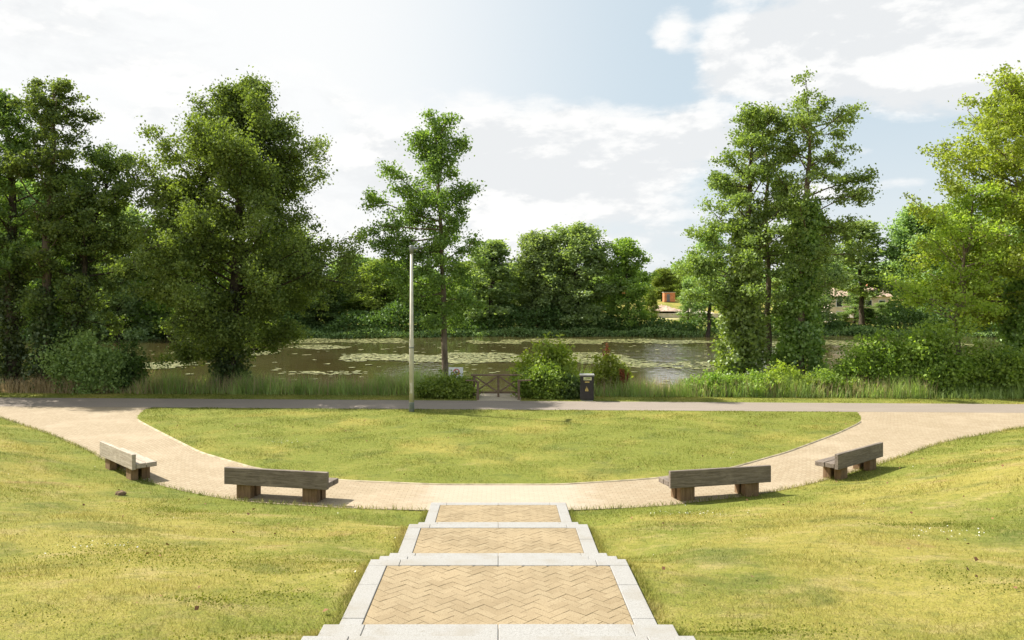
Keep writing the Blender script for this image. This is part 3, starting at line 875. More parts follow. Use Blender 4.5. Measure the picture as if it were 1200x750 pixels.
# ---- far right
Y = 41.0
g = at(1214, Y, -0.6)
put_tree(dict(seed=51, H=zpx(126, Y) - g[2], lean=(0.3, 0), rad=0.34, prof=[(0, 2), (.2, 3.2), (.4, 4.8), (.6, 5.6), (.75, 5.2), (.9, 3.6), (1, 1.6)], t0=.25, limbs=76, leaves=105000, subs=2.2, sig=.24, leaf=.14,
              pitch=(2, 50), extra=[(.52, 182, 6.0, 3), (.62, 178, 5.2, 18), (.46, 176, 5.6, -2), (.72, 185, 4.2, 26)],
              ivy=(0, 9.0, [(0, 1.5), (.5, 1.3), (1, .7)], 26000, "leaf_ivy", .18)), g,
         "large bright yellow green tree with ivied trunk at the right edge of the view", "leaf_bright", "bark_mid", "broad_tree")
g = at(1121, 40.2, -0.6)
put_tree(dict(seed=52, H=zpx(225, 40.2) - g[2], lean=(0.5, 0.1), rad=0.15, wob=.10, prof=[(0, 1.5), (.35, 2.9), (.6, 2.8), (.85, 1.7), (1, .6)], t0=.34, limbs=30, leaves=15000, sig=.26, bare=.45,
              pitch=(12, 48), limbmat="bark_pale", extra=[(.38, 150, 3.4, 40), (.34, 20, 2.4, 45), (.42, 175, 3.0, 20)]), g,
         "small airy tree with pale forking limbs growing out of the right thicket", "leaf_bright", "bark_mid", "small_tree")

# ---- shrubs
def put_shrub(px, Y, w, d, h, leaf, label, seed, n=9000, size=.12, loose=0.0, z=None, name="shrub", group=None, stems=14, tone=0.0):
    r = np.random.default_rng(seed)
    x = (px - VX) / F * Y
    g = float(ground(x, Y)) if z is None else z
    root = empty(name, (x, Y, g)); tag(root, label, "shrub", group)
    tb = Tubes(); cen = []
    for k in range(stems):
        a = r.uniform(0, 6.28); q = math.sqrt(r.uniform(0, 1))
        tipx, tipy = math.cos(a) * q * w * .5, math.sin(a) * q * d * .5
        hz = h * (1 - 0.55 * q * q) * r.uniform(.75, 1.08)
        P = np.array([[tipx * .25, tipy * .25, -.15], [tipx * .45, tipy * .45, hz * .4], [tipx * .8, tipy * .8, hz * .75], [tipx, tipy, hz]])
        P[1:3] += r.normal(size=(2, 3)) * .06
        tb.add(P, [.03, .022, .014, .006], 4)
        for f in np.linspace(.12, 1.0, 7):
            c = np.array([np.interp(f * 3, np.arange(4), P[:, j]) for j in range(3)])
            for m in range(2): cen.append(c + r.normal(size=3) * [.10 * w, .10 * d, .07 * h] * (1 - .6 * loose * f))
    # skirt down to the ground
    for k in range(int(stems * 4 * (1 - loose))):
        a = r.uniform(0, 6.28); cen.append(np.array([math.cos(a) * w * .46 * r.uniform(.7, 1.05), math.sin(a) * d * .46, r.uniform(.05, .55) * h]))
    cen = np.array(cen); cen[:, 2] = np.clip(cen[:, 2], .05, None)
    idx = r.integers(0, len(cen), n)
    sg = (.07 + .035 * min(w, h)) * r.uniform(.6, 1.5, len(cen))
    C = cen[idx] + r.normal(size=(n, 3)) * sg[idx][:, None]
    C[:, 2] = np.abs(C[:, 2])
    link("stems", tb.mesh("stems"), M["bark_dark"], root)
    link("foliage", leaf_mesh("foliage", C, size, .4, .72, r), M[leaf], root)
    return root

put_shrub(525, 36.9, 2.7, 1.3, 0.98, "leaf_bush", "low dense clipped shrub between the lamp post and the timber fence", 61, 15000, .10, stems=26)
put_shrub(641, 36.9, 2.9, 1.4, 1.5, "leaf_bush", "dense rounded shrub right of the timber fence", 62, 15000, .11, stems=24)
put_shrub(642, 37.9, 3.0, 1.4, 2.65, "leaf_lime", "tall loose sprouting shrub behind the rounded shrub by the fence", 63, 7000, .15, .95, stems=20)
put_shrub(715, 38.6, 1.7, 1.2, 2.0, "leaf_lime", "yellow green bush behind the litter bin", 64, 5000, .13, .5)
put_shrub(668, 36.5, .9, .8, 1.1, "leaf_dark", "small dark bush against the litter bin", 65, 4000, .10)
put_shrub(103, 38.9, 3.9, 2.0, 3.3, "leaf_grey", "large grey green willow bush under the left alders", 66, 17000, .13, .35, stems=26)
put_shrub(150, 39.6, 2.0, 1.6, 2.3, "leaf_dark", "dark bush at the right foot of the willow bush", 67, 7000, .12)
for k, (px, Y, w, h, leaf, lab) in enumerate([
        (835, 38.0, 2.6, 1.0, "leaf_bush", "low bramble mound farthest left under the ivy wrapped trees"),
        (880, 37.7, 2.4, 1.05, "leaf_bush", "low bramble mound below the left ivy wrapped alder"),
        (925, 37.9, 2.8, 1.35, "leaf_lime", "bright bramble mound below the tallest ivy wrapped alder"),
        (975, 37.8, 2.6, 1.25, "leaf_bush", "low bramble mound beside the large right hand thicket")]):
    put_shrub(px, Y, w, 1.5, h, leaf, lab, 70 + k, 8000, .11, .2, group="bramble mounds along the pond bank", stems=20)
put_shrub(1030, 38.6, 4.2, 2.2, 2.9, "leaf_bush", "left part of the large thicket right of the pond", 75, 17000, .14, .25, stems=28)
put_shrub(1090, 38.2, 4.6, 2.2, 3.3, "leaf_bush", "middle bush of the right hand thicket under the small airy tree", 76, 20000, .14, .25, stems=30)
put_shrub(1165, 38.0, 4.4, 2.2, 2.5, "leaf_bush", "dark right end of the thicket below the bright tree", 77, 17000, .14, .2, stems=28)
put_shrub(1225, 38.4, 3.6, 2.2, 3.6, "leaf_ivy", "leafy bush at the right edge beneath the ivied trunk", 78, 14000, .14, .2, stems=26)

# dock plants gone to rust coloured seed
M["dock"] = mat_plain("rust_seed", (0.22, 0.075, 0.03), 0.9, 0.4, 20)
for (px, Y, h, lab) in ((712, 38.9, 2.5, "tall rust brown dock seed spike behind the bin"), (731, 37.7, 1.25, "short rust brown dock plant in the tall grass")):
    x = (px - VX) / F * Y; z = float(ground(x, Y)); r = np.random.default_rng(px)
    root = empty("dock_plant", (x, Y, z)); tag(root, lab, "plant", "rusty dock plants")
    tb = Tubes(); cs = []
    for k in range(4):
        top = np.array([r.normal() * .12, r.normal() * .1, h * r.uniform(.8, 1.0)])
        tb.add(np.array([[0, 0, -.1], top * .5, top]), [.015, .012, .006], 4)
        f = r.uniform(.55, 1, 160)[:, None]; cs.append(top * f + r.normal(size=(160, 3)) * .035)
    link("stems", tb.mesh("stems"), M["dock"], root); link("foliage", leaf_mesh("foliage", np.concatenate(cs), .06, 0, .8, r), M["dock"], root)  # the dock's foliage object is its seed pieces

# ---- tall grass along the bank
def blades(name, X, Y, h, w, lean, mat, label, cat, bent=True, seed=1):
    r = np.random.default_rng(seed); n = len(X)
    Z = ground(X, Y)
    a = r.uniform(0, 2 * np.pi, n); la = r.uniform(0, 2 * np.pi, n)
    dx, dy = np.cos(a) * w * .5, np.sin(a) * w * .5
    lx, ly = np.cos(la) * lean * h, np.sin(la) * lean * h
    P = np.stack([X, Y, Z - .01], 1)
    D = np.stack([dx, dy, 0 * dx], 1)
    if bent:
        mid = P + np.stack([lx * .35, ly * .35, h * .55], 1)
        tip = P + np.stack([lx, ly, h], 1)
        V = np.stack([P - D, P + D, mid + D * .75, mid - D * .75, tip], 1).reshape(-1, 3)
        b = (np.arange(n) * 5)[:, None]
        Fc = np.concatenate([b + [0, 1, 2], b + [0, 2, 3], b + [3, 2, 4]], 1).reshape(-1, 3)
    else:
        tip = P + np.stack([lx, ly, h], 1)
        V = np.stack([P - D, P + D, tip], 1).reshape(-1, 3)
        Fc = np.arange(3 * n).reshape(-1, 3)
    o = link(name, mesh_np(name, V, Fc), mat)
    return tag(o, label, cat, kind="stuff")

r = np.random.default_rng(5)
n = 75000
X = r.uniform(-34, 34, n); q = r.uniform(0, 1, n) ** 1.1
Yb = Tf(X) + 1.75 + q * 4.0
pat = np.clip(0.5 + .5 * np.sin(X * .9 + 1.3 * np.sin(X * .37)) * np.cos(X * .23 + Yb) + .38 * np.sin(X * 3.1 + 2 * np.sin(Yb * 1.7)) * np.sin(Yb * 2.6 + X * .7), 0, 1.2)
keep = (~(np.abs(X) < 1.30)) & (r.uniform(0, 1, n) < .35 + .65 * pat)
left = X < -17.4 + r.normal(size=n) * 1.2
hh = (.42 + .72 * pat) * r.uniform(.45, 1.45, n) * (0.75 + .45 * q)
hh = np.where(X > 6, hh * .9, hh)
k = keep & ~left
blades("tall_grass", X[k], Yb[k], hh[k], .022 * r.uniform(.6, 1.4, k.sum()), r.uniform(.05, .75, k.sum()), M["reed"], "tall green grasses and reeds along the pond bank", "tall grass", True, 3)
k = keep & left
blades("dry_grass", X[k], Yb[k], hh[k] * .95, .022 * r.uniform(.6, 1.4, k.sum()), r.uniform(.1, .55, k.sum()), M["drygrass"], "pale dry tall grass under the left alders", "dry grass", True, 4)
# seed heads standing among the grass
n = 9000
X = r.uniform(-17, 20, n); Yb = Tf(X) + 1.8 + r.uniform(0, 1, n) * 3.4
k = (~(np.abs(X) < 1.30))
X, Yb = X[k], Yb[k]
blades("grass_seed_heads", X, Yb, .75 * r.uniform(.7, 1.5, len(X)), .014 * r.uniform(.6, 1.4, len(X)), r.uniform(.05, .3, len(X)), M["drygrass"], "straw coloured grass stalks standing among the green reeds", "grass stalks", True, 6)

# ---- mown grass blades
def turf():
    r = np.random.default_rng(9)
    N = 5200000
    X = r.uniform(-27, 27, N); Yg = r.uniform(3.2, 38.2, N)
    d = np.hypot(Yg, X * .6)
    dens = np.where(Yg < 20, np.clip((5.2 / d) ** 1.25, 0, 1), np.clip((5.2 / d) ** 1.25, .0, 1) * 1.15)
    k = (r.uniform(0, 1, N) < dens) & (np.abs(X) < .70 * Yg + 1.6)
    X, Yg = X[k], Yg[k]
    s = sdist(X, Yg)
    lawn = in_lawn(X, Yg)
    verge = (Yg > Tf(X) + .03) & ~((np.abs(X) < 1.1))
    edge = .05 * np.sin(X * 9) * np.sin(X * 3.1 + 1)
    ok = ((s > .02 + edge) | lawn | verge) & ~((np.abs(X) < SW + .015) & (Yg < 17.85))
    X, Yg = X[ok], Yg[ok]
    pat = np.sin(X * 1.9 + np.sin(Yg * 1.3)) * np.sin(Yg * 2.1 + np.sin(X * .9))
    # a worn scatter of thinner spots
    keep = r.uniform(0, 1, len(X)) < .72 + .28 * pat
    X, Yg, pat = X[keep], Yg[keep], pat[keep]
    d = np.hypot(Yg, X * .6)
    h = (.034 + .012 * pat) * r.uniform(.5, 1.6, len(X)) * (1 + np.clip(d - 12, 0, 30) * .012)
    tuft = r.uniform(0, 1, len(X)) < .02
    h = np.where(tuft, h * 1.8, h)
    w = (.0042 + .00062 * np.clip(d - 5, 0, 40)) * r.uniform(.7, 1.3, len(X))
    print("turf blades", len(X))
    blades("mown_grass", X, Yg, h, w, r.uniform(.2, 1.3, len(X)), M["blade"], "short yellow green mown grass on banks, lawn and verge", "grass", False, 8)
    # longer fringe hanging over the stone edges
    n = 11000
    Yf = r.uniform(3.5, 17.2, n); sg = np.where(r.uniform(0, 1, n) < .5, -1, 1)
    Xf = sg * (SW + .02 + np.abs(r.normal(size=n)) * .06)
    blades("grass_fringe", Xf, Yf, .075 * r.uniform(.4, 1.3, n), .005 * r.uniform(.7, 1.4, n), r.uniform(.2, 1.1, n), M["blade"], "longer grass fringe along the stone step edges", "grass", True, 12)
    n = 5200
    Xf = r.uniform(-21, 21, n); Yf = E(Xf) - .03 - np.abs(r.normal(size=n)) * .10
    k = np.abs(Xf) > SW + .05; Xf, Yf = Xf[k], Yf[k]
    blades("bank_fringe", Xf, Yf, .12 * r.uniform(.3, 1.2, len(Xf)), .010 * r.uniform(.7, 1.4, len(Xf)), r.uniform(.2, 1.0, len(Xf)), M["blade"], "uncut grass fringe where the bank meets the path", "grass", True, 13)
turf()

# clover heads and fallen leaves on the turf
def specks(name, X, Y, size, mat, label, cat, lift=.03, up=1.2):
    C = np.stack([X, Y, ground(X, Y) + lift], 1)
    o = link(name, leaf_mesh(name, C, size, up, .9, np.random.default_rng(3)), mat); tag(o, label, cat, kind="stuff")
r = np.random.default_rng(21)
M["clover"] = mat_plain("white_clover", (0.62, 0.60, 0.52), 0.8, 0.1, 20)
M["dead"] = mat_plain("dead_leaf", (0.20, 0.10, 0.05), 0.9, 0.4, 20)
cl = [at(800, 16.0), at(480, 9.0), at(1110, 12.0), at(120, 11.0), at(830, 15.6), at(640, 24.0), at(330, 25.0)]
X = np.concatenate([c[0] + r.normal(size=40) * .35 for c in cl] + [r.uniform(-12, 12, 60)])
Yc = np.concatenate([c[1] + r.normal(size=40) * .25 for c in cl] + [r.uniform(6, 26, 60)])
k = ((sdist(X, Yc) > .1) | in_lawn(X, Yc)) & (np.abs(X) > SW + .1) ; specks("clover_flowers", X[k], Yc[k], .022, M["clover"], "tiny white clover flowers dotted over the grass", "flowers", .045)
X = r.uniform(-14, 14, 420); Yc = r.uniform(5.5, 30, 420)
k = ((sdist(X, Yc) > .1) | in_lawn(X, Yc)) & (np.abs(X) > SW + .1); specks("fallen_leaves", X[k], Yc[k], .05, M["dead"], "scattered dry brown leaves lying on the grass", "leaves", .04)
M["weed"] = mat_leaf("clover_leaves", (0.120, 0.155, 0.034), (0.190, 0.215, 0.048), 0.35, 0.0)
rw = np.random.default_rng(33); cx = []; cyy = []
for k in range(46):
    yy = rw.uniform(5.2, 17); xx = rw.uniform(-.66, .66) * yy
    m = int(rw.uniform(150, 600)); a = rw.uniform(.15, .7)
    cx.append(xx + rw.normal(size=m) * a * 1.4); cyy.append(yy + rw.normal(size=m) * a * .6)
X = np.concatenate(cx); Yc = np.concatenate(cyy)
k = (sdist(X, Yc) > .1) & (np.abs(X) > SW + .08)
specks("clover_leaves", X[k], Yc[k], .018, M["weed"], "low dark green clover patches on the grass banks", "clover", .03, .3)
M["clod"] = mat_plain("brown_clod", (0.20, 0.14, 0.09), 0.95, 0.3, 10, 0.1, 0, .01)
bm = bmesh.new(); bmesh.ops.create_icosphere(bm, subdivisions=3, radius=.11)
for v in bm.verts: v.co *= 1 + .22 * math.sin(v.co.x * 60 + 1) * math.sin(v.co.y * 47) ; v.co.z *= .6
me = bpy.data.meshes.new("soil_clod"); bm.to_mesh(me); bm.free()
c = at(141, 17.6); o = link("soil_clod", me, M["clod"]); o.location = (c[0], c[1], c[2] + .03); tag(o, "small brown soil clod on the grass bank below the pale bench", "clod")

# ================================================================== pond lilies
def lilies():
    r = np.random.default_rng(17)
    def patch(x0, x1, y0, y1, n):
        X = r.uniform(x0, x1, n); Yp = r.uniform(y0, y1, n)
        u = (X - x0) / (x1 - x0) * 2 - 1; v = (Yp - y0) / (y1 - y0) * 2 - 1
        f = np.sin(X * .55 + np.sin(Yp * .31)) * .35 + np.sin(X * 1.3 + Yp * .21) * .22 + np.sin(Yp * .5 + X * .17) * .2
        k = (u ** 4 + v ** 2 + f < .72)
        return X[k], Yp[k]
    P = [patch(-15.5, 14, 68, 82, 3600), patch(-4, 30, 97, 110, 3600), patch(-44, -10, 98, 112, 2600), patch(8, 13.5, 62, 74, 520), patch(-32, -26, 62, 70, 500),
         patch(-34, -22, 78, 88, 800), patch(-17, -9, 58, 61, 80), patch(28, 60, 92, 106, 2200), patch(12, 20, 60, 70, 260), patch(-60, 60, 50, 112, 700), patch(-24, -17, 86, 96, 400)]
    X = np.concatenate([p[0] for p in P]); Yp = np.concatenate([p[1] for p in P]); n = len(X)
    rad = r.uniform(.14, .34, n); ph = r.uniform(0, 6.28, n); m = 9
    t = np.linspace(.18, 2 * np.pi - .18, m)
    tilt = r.normal(size=(n, 2)) * .05
    ring_x = np.cos(t[None] + ph[:, None]) * rad[:, None]; ring_y = np.sin(t[None] + ph[:, None]) * rad[:, None]
    z = -0.985 + r.uniform(0, .02, n)[:, None] + np.abs(ring_x * tilt[:, :1] + ring_y * tilt[:, 1:])
    V = np.stack([X[:, None] + ring_x, Yp[:, None] + ring_y, z], -1)
    V = np.concatenate([V, np.stack([X, Yp, -0.985 + 0 * X + .004], -1)[:, None]], 1).reshape(-1, 3)
    b = (np.arange(n) * (m + 1))[:, None]
    Fc = np.concatenate([b + [m, k, k + 1] for k in range(m - 1)], 1).reshape(-1, 3)
    o = link("lily_pads", mesh_np("lily_pads", V, Fc), M["pad"]); tag(o, "drifts of pale green lily pads floating on the pond", "lily pads", kind="stuff")
lilies()

# ================================================================== far bank
PROTO = {}
def proto(key, spec):
    PROTO[key] = build_tree(spec)[:3]
proto("round", dict(seed=81, H=15, rad=.32, prof=[(0, 4.4), (.15, 5.0), (.4, 5.6), (.65, 5.2), (.85, 3.6), (1, 1.4)], t0=.05, limbs=66, leaves=30000, leaf=.33, sig=.42, pitch=(0, 60), subs=1.6, tufts=3, vsq=.8))
proto("oval", dict(seed=82, H=16, rad=.30, prof=[(0, 3.4), (.15, 4.0), (.4, 4.4), (.7, 3.8), (.9, 2.1), (1, .8)], t0=.05, limbs=60, leaves=25000, leaf=.32, sig=.40, pitch=(5, 62), subs=1.7, vsq=.8))
proto("loose", dict(seed=83, H=15, rad=.26, prof=[(0, 2.5), (.2, 3.4), (.45, 4.0), (.7, 3.0), (.9, 1.7), (1, .7)], t0=.07, limbs=52, leaves=17000, leaf=.32, sig=.38, pitch=(5, 55), subs=1.7))
proto("slender", dict(seed=84, H=15, rad=.2, prof=[(0, 1.2), (.3, 2.0), (.55, 2.4), (.8, 1.8), (1, .6)], t0=.25, limbs=38, leaves=8500, leaf=.30, sig=.34, pitch=(0, 45), subs=2))
def far_tree(px, top, wpx, Y, kind, leaf, label, rot=0, z=None):
    g = at(px, Y, z); H = zpx(top + 11, Y) - g[2]
    base = {"round": (15, 11), "oval": (16, 8.8), "loose": (15, 8), "slender": (15, 4.8)}[kind]
    root = empty("far_tree", (g[0], g[1], g[2]), R(rot))
    tag(root, label, "tree", "trees on the far bank")
    s = 1.32 * wpx / F * Y / base[1]; sz = H / base[0]
    tm, lm, cm = PROTO[kind]
    for nm, me, mt in (("trunk", tm, "bark_dark"), ("limbs", lm, "bark_dark"), ("crown", cm, leaf)):
        if len(me.materials) == 0: me.materials.append(M[mt])
        o = bpy.data.objects.new(nm, me); COL.objects.link(o); o.parent = root
        o.scale = (s, s, sz)
        o.material_slots[0].link = "OBJECT"; o.material_slots[0].material = M[mt]
FT = [
 (20, 215, 110, 112, "round", "leaf_far", "dark far bank tree seen between the left edge alder trunks"),
 (85, 235, 90, 118, "oval", "leaf_far", "far bank tree behind the leaning slender alder"),
 (140, 245, 90, 110, "round", "leaf_far", "far bank tree behind the willow bush"),
 (198, 252, 76, 114, "loose", "leaf_fargreen", "light far bank tree showing left of the big broad tree"),
 (236, 262, 80, 122, "round", "leaf_far", "far bank tree mostly hidden behind the left half of the big broad tree"),
 (330, 268, 90, 124, "round", "leaf_far", "far bank tree behind the right half of the big broad tree"),
 (372, 318, 62, 119, "round", "leaf_dark", "dark bushy far bank tree right of the big broad tree"),
 (416, 292, 64, 128, "oval", "leaf_far", "rounded mid green far bank tree left of the bright yellow one"),
 (455, 298, 66, 124, "oval", "leaf_fargreen", "bright yellow green far bank tree left of the lamp post"),
 (500, 318, 60, 126, "loose", "leaf_fargreen", "light far bank tree right behind the lamp post"),
 (548, 300, 54, 150, "oval", "leaf_fargreen", "pale yellowish tree set back behind the slim tree"),
 (577, 274, 74, 123, "loose", "leaf_far", "far bank tree directly above the timber fence"),
 (632, 272, 66, 126, "round", "leaf_far", "left half of the broad twin crowned mass on the far bank"),
 (678, 264, 84, 124, "round", "leaf_far", "largest dark round tree at the middle of the far bank"),
 (735, 272, 50, 122, "loose", "leaf_fargreen", "lighter far bank tree right of the largest round one"),
 (828, 264, 40, 118, "slender", "leaf_far", "thin far bank tree left of the ivy wrapped alders"),
 (946, 258, 70, 126, "round", "leaf_far", "far bank tree right behind the tallest ivy wrapped alder"),
 (1010, 250, 52, 132, "slender", "leaf_far", "upright dark tree on the far right bank"),
 (1076, 244, 74, 128, "round", "leaf_far", "broad dark tree on the far bank behind the small airy tree"),
 (1118, 250, 90, 126, "round", "leaf_far", "dark far bank tree behind the right hand thicket"),
 (1185, 240, 96, 130, "round", "leaf_far", "far bank tree behind the bright tree at the right edge"),
]
FT += [(1016, 352, 22, 136, "round", "leaf_dark", "small dark bush in front of the cream house beyond the pond"),
 (988, 356, 16, 140, "round", "leaf_far", "small green bush left of the dark one by the cream house"),
 (1036, 346, 26, 138, "round", "leaf_far", "rounded green bush right of the dark one by the cream house"),
 (1000, 330, 22, 142, "slender", "leaf_far", "thin young tree in front of the cream house beyond the pond"),
 (806, 318, 22, 140, "loose", "leaf_far", "young tree rising right of the orange site hut across the pond"),
 (764, 330, 16, 150, "oval", "leaf_fargreen", "small bright tree left of the orange site hut across the pond"),
 (808, 362, 26, 150, "round", "leaf_far", "low round bush right of the rubble heaps across the pond")]
for i, a in enumerate(FT): far_tree(*a, rot=37 * i)
for i, (px, top, w, Y, kd, lab) in enumerate([(776, 306, 34, 215, "oval", "hazy small tree just left of the building site"), (800, 312, 30, 225, "round", "hazy round tree above the orange site hut"),
        (835, 300, 44, 205, "round", "distant tree behind the thin far bank tree"), (700, 305, 60, 205, "round", "distant tree glimpsed behind the middle of the far bank"),
        (610, 300, 50, 210, "oval", "distant tree glimpsed behind the twin crowned mass")]):
    far_tree(px, top, w, Y, kd, "leaf_fargreen", lab, rot=61 * i)

# continuous low growth on the far shore and the woodland mass behind
def mass(name, n, xr, yf, hfun, size, mat, label, cat, seed):
    r = np.random.default_rng(seed)
    X = r.uniform(*xr, n); Yp = yf(X, r)
    h = hfun(X) ; Z = ground(X, Yp) + h * r.uniform(0, 1, n) ** .8
    C = np.stack([X, Yp, Z], 1)
    o = link(name, leaf_mesh(name, C, size, .4, .72, r), mat); return tag(o, label, cat, kind="stuff")
shore = lambda X: 113 + 3.0 * np.sin(X * 0.045) + 1.5 * np.sin(X * 0.13 + 1)
hump = lambda X: 3.0 + 1.1 * np.sin(X * .31) + .7 * np.sin(X * .83 + 1)
def hsh(X): return np.where(((X > 21) & (X < 30)) | ((X > 49) & (X < 58)), .42, 1.0) * np.clip(hump(X), .8, 9) 
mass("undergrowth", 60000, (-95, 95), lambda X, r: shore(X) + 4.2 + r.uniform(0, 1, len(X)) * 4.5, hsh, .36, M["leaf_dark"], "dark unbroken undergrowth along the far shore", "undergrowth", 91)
mass("far_reeds", 30000, (-95, 95), lambda X, r: shore(X) + 3.4 + r.uniform(0, 1, len(X)) * 1.4, lambda X: 1.2 + .3 * np.sin(X * .6), .26, M["leaf_far"], "green reeds at the water line of the far shore", "reeds", 92)
def wood(X):
    return 7.5 + 2.4 * np.sin(X * .13) + 1.8 * np.sin(X * .31 + 2) + np.abs(np.sin(X * .55)) * 2
mass("woods", 90000, (-220, 240), lambda X, r: 236 + r.uniform(0, 1, len(X)) * 14, wood, .95, M["leaf_far"], "distant wood closing the horizon behind the far bank", "woods", 93)
mass("thicket", 45000, (-125, -14), lambda X, r: 128 + r.uniform(0, 1, len(X)) * 6, lambda X: 8.5 + 2 * np.sin(X * .3), .5, M["leaf_far"], "leafy thicket behind the left far bank trees", "thicket", 94)
mass("thicket", 26000, (-14, 19), lambda X, r: 129 + r.uniform(0, 1, len(X)) * 5, lambda X: 6.5 + 1.6 * np.sin(X * .45), .45, M["leaf_far"], "leafy thicket behind the middle far bank trees", "thicket", 96)
mass("thicket", 38000, (74, 150), lambda X, r: 134 + r.uniform(0, 1, len(X)) * 5, lambda X: 9 + 2 * np.sin(X * .3), .5, M["leaf_far"], "leafy thicket behind the right far bank trees", "thicket", 95)

# ================================================================== building site and houses beyond
M["orange"] = mat_plain("orange_brick", (0.50, 0.20, 0.09), 0.85, 0.2, 2)
M["pale_wall"] = mat_plain("pale_render", (0.55, 0.47, 0.38), 0.9, 0.18, .6)
M["pinkish"] = mat_plain("pink_rubble", (0.50, 0.37, 0.28), 0.95, 0.35, 1.2, 0.1, 0, .1)
M["slate"] = mat_plain("slate_roof", (0.16, 0.15, 0.16), 0.8, 0.2, 1)
M["tile"] = mat_plain("tiled_roof", (0.30, 0.14, 0.09), 0.85, 0.25, 1)
M["glass"] = mat_plain("dark_glass", (0.03, 0.035, 0.04), 0.15, 0.1, 1, 0.5)
M["white_wall"] = mat_plain("white_wall", (0.66, 0.68, 0.72), 0.8, 0.08, .5)
M["track"] = mat_plain("pale_track", (0.45, 0.38, 0.26), 0.95, 0.2, .4)

def house(name, x, y, w, d, h, rh, wall, roof, label, cat, wins, rz=0.0):
    root = empty(name, (x, y, float(ground(x, y)) - .2), rz); tag(root, label, cat)
    MB().box((0, 0, h / 2), (w, d, h)).build("wall", M[wall], root)
    mb = MB(); o = .35
    P = [(-w / 2 - o, -d / 2 - o, h + .003), (w / 2 + o, -d / 2 - o, h + .003), (w / 2 + o, d / 2 + o, h + .003), (-w / 2 - o, d / 2 + o, h + .003), (-w / 2 - o, 0, h + rh), (w / 2 + o, 0, h + rh)]
    v = [mb.bm.verts.new(p) for p in P]
    for f in ((0, 1, 5, 4), (2, 3, 4, 5), (0, 4, 3), (1, 2, 5), (3, 2, 1, 0)): mb.bm.faces.new([v[i] for i in f])
    rf = mb.build("roof", M[roof], root)
    MB().box((w * .28, 0, h + rh + .25), (.6, .6, 1.1), None, .02).build("chimney", M["orange"], rf)
    for (wx, wz, ww, wh) in wins:
        f = MB().box((wx, -d / 2 - .02, wz), (ww + .2, .10, wh + .2), None, .01).build("window", M["white_wall"], root)
        MB().box((wx, -d / 2 - .062, wz), (ww, .03, wh)).build("pane", M["glass"], f)
    return root
house("stone_house", 71, 160, 12, 7, 5.0, 2.2, "pale_wall", "pinkish", "pale cream house seen under the far right trees", "house", [(-4, 3.6, 1.1, 1.2), (-1.2, 3.6, 1.1, 1.2), (1.8, 3.6, 1.1, 1.2), (4.4, 3.6, 1.1, 1.2), (-4, 1.4, 1.1, 1.2), (1.8, 1.4, 1.3, 1.3)])
house("white_house", 103, 168, 10, 8, 9.0, 2.6, "white_wall", "slate", "pale blue white house glimpsed behind the right edge trees", "house", [(-3, 7, 1.2, 1.3), (1, 7, 1.2, 1.3), (-3, 3.5, 1.2, 1.3), (1, 3.5, 1.2, 1.3)])
house("brick_house", 33, 232, 9, 7, 3.6, 2.0, "orange", "tile", "brick house with tiled roof behind the building site", "house", [(-2.5, 2.2, 1.1, 1.2), (1.5, 2.2, 1.1, 1.2)])

def site_hut():
    x, y = 42.6, 199
    root = empty("site_hut", (x, y, float(ground(x, y)))); tag(root, "small orange site hut standing on the building site across the pond", "hut")
    MB().box((0, 0, 1.15), (2.7, 2.2, 2.3), None, .04).build("body", M["orange"], root)
    d = MB().box((-.35, -1.115, 1.0), (.8, .04, 1.9), None, .01).build("door", M["slate"], root)
    MB().box((-.05, -1.15, 1.0), (.06, .05, .16)).build("handle", M["lid"], d)
    MB().box((0, 0, 2.36), (2.95, 2.45, .10), None, .02).build("roof", M["pale_wall"], root)
site_hut()
def rubble(x, y, w, d, h, seed, label, mat="pinkish"):
    r = np.random.default_rng(seed)
    nx, ny = 46, 22
    gx, gy = np.meshgrid(np.linspace(-1, 1, nx), np.linspace(-1, 1, ny))
    f = np.clip(1 - gx ** 2 - gy ** 2, 0, 1) ** .6
    z = f * h * (.7 + .3 * np.sin(gx * 5 + seed) * np.cos(gy * 3)) + r.normal(size=gx.shape) * .16 * f
    V = np.stack([gx * w / 2, gy * d / 2, z - .1], -1).reshape(-1, 3)
    i = (np.arange(ny - 1)[:, None] * nx + np.arange(nx - 1)).ravel()
    o = link("rubble_heap", mesh_np("rubble_heap", V, np.stack([i, i + 1, i + nx + 1, i + nx], 1)), M[mat])
    o.location = (x, y, float(ground(x, y))); tag(o, label, "rubble heap", "spoil heaps on the building site")
rubble(38.5, 190, 12, 6, 1.3, 1, "pinkish rubble heap below and left of the orange site hut")
rubble(46, 188, 10, 5, 1.0, 2, "low pale rubble heap below the orange site hut", "pale_wall")
rubble(51, 196, 8, 5, 2.2, 3, "rubble heap right of the orange site hut")
rubble(64, 150, 7, 4, 2.0, 4, "pale rubble heap in front of the cream house", "pale_wall")
rubble(73, 149, 8, 4, 1.6, 5, "rubble heap right of the pale one by the cream house")
def site_wall(x, y, w, label):
    root = empty("low_wall", (x, y, float(ground(x, y)))); tag(root, label, "wall")
    MB().box((0, 0, .35), (w, .35, 1.1), None, .02).build("wall", M["pale_wall"], root)
    MB().box((0, 0, .945), (w + .1, .46, .08), None, .01).build("coping", M["pale_wall"], root)
site_wall(70, 143, 16, "low pale wall at the foot of the cream house rubble")
site_wall(44, 182, 18, "low pale wall along the front of the building site")
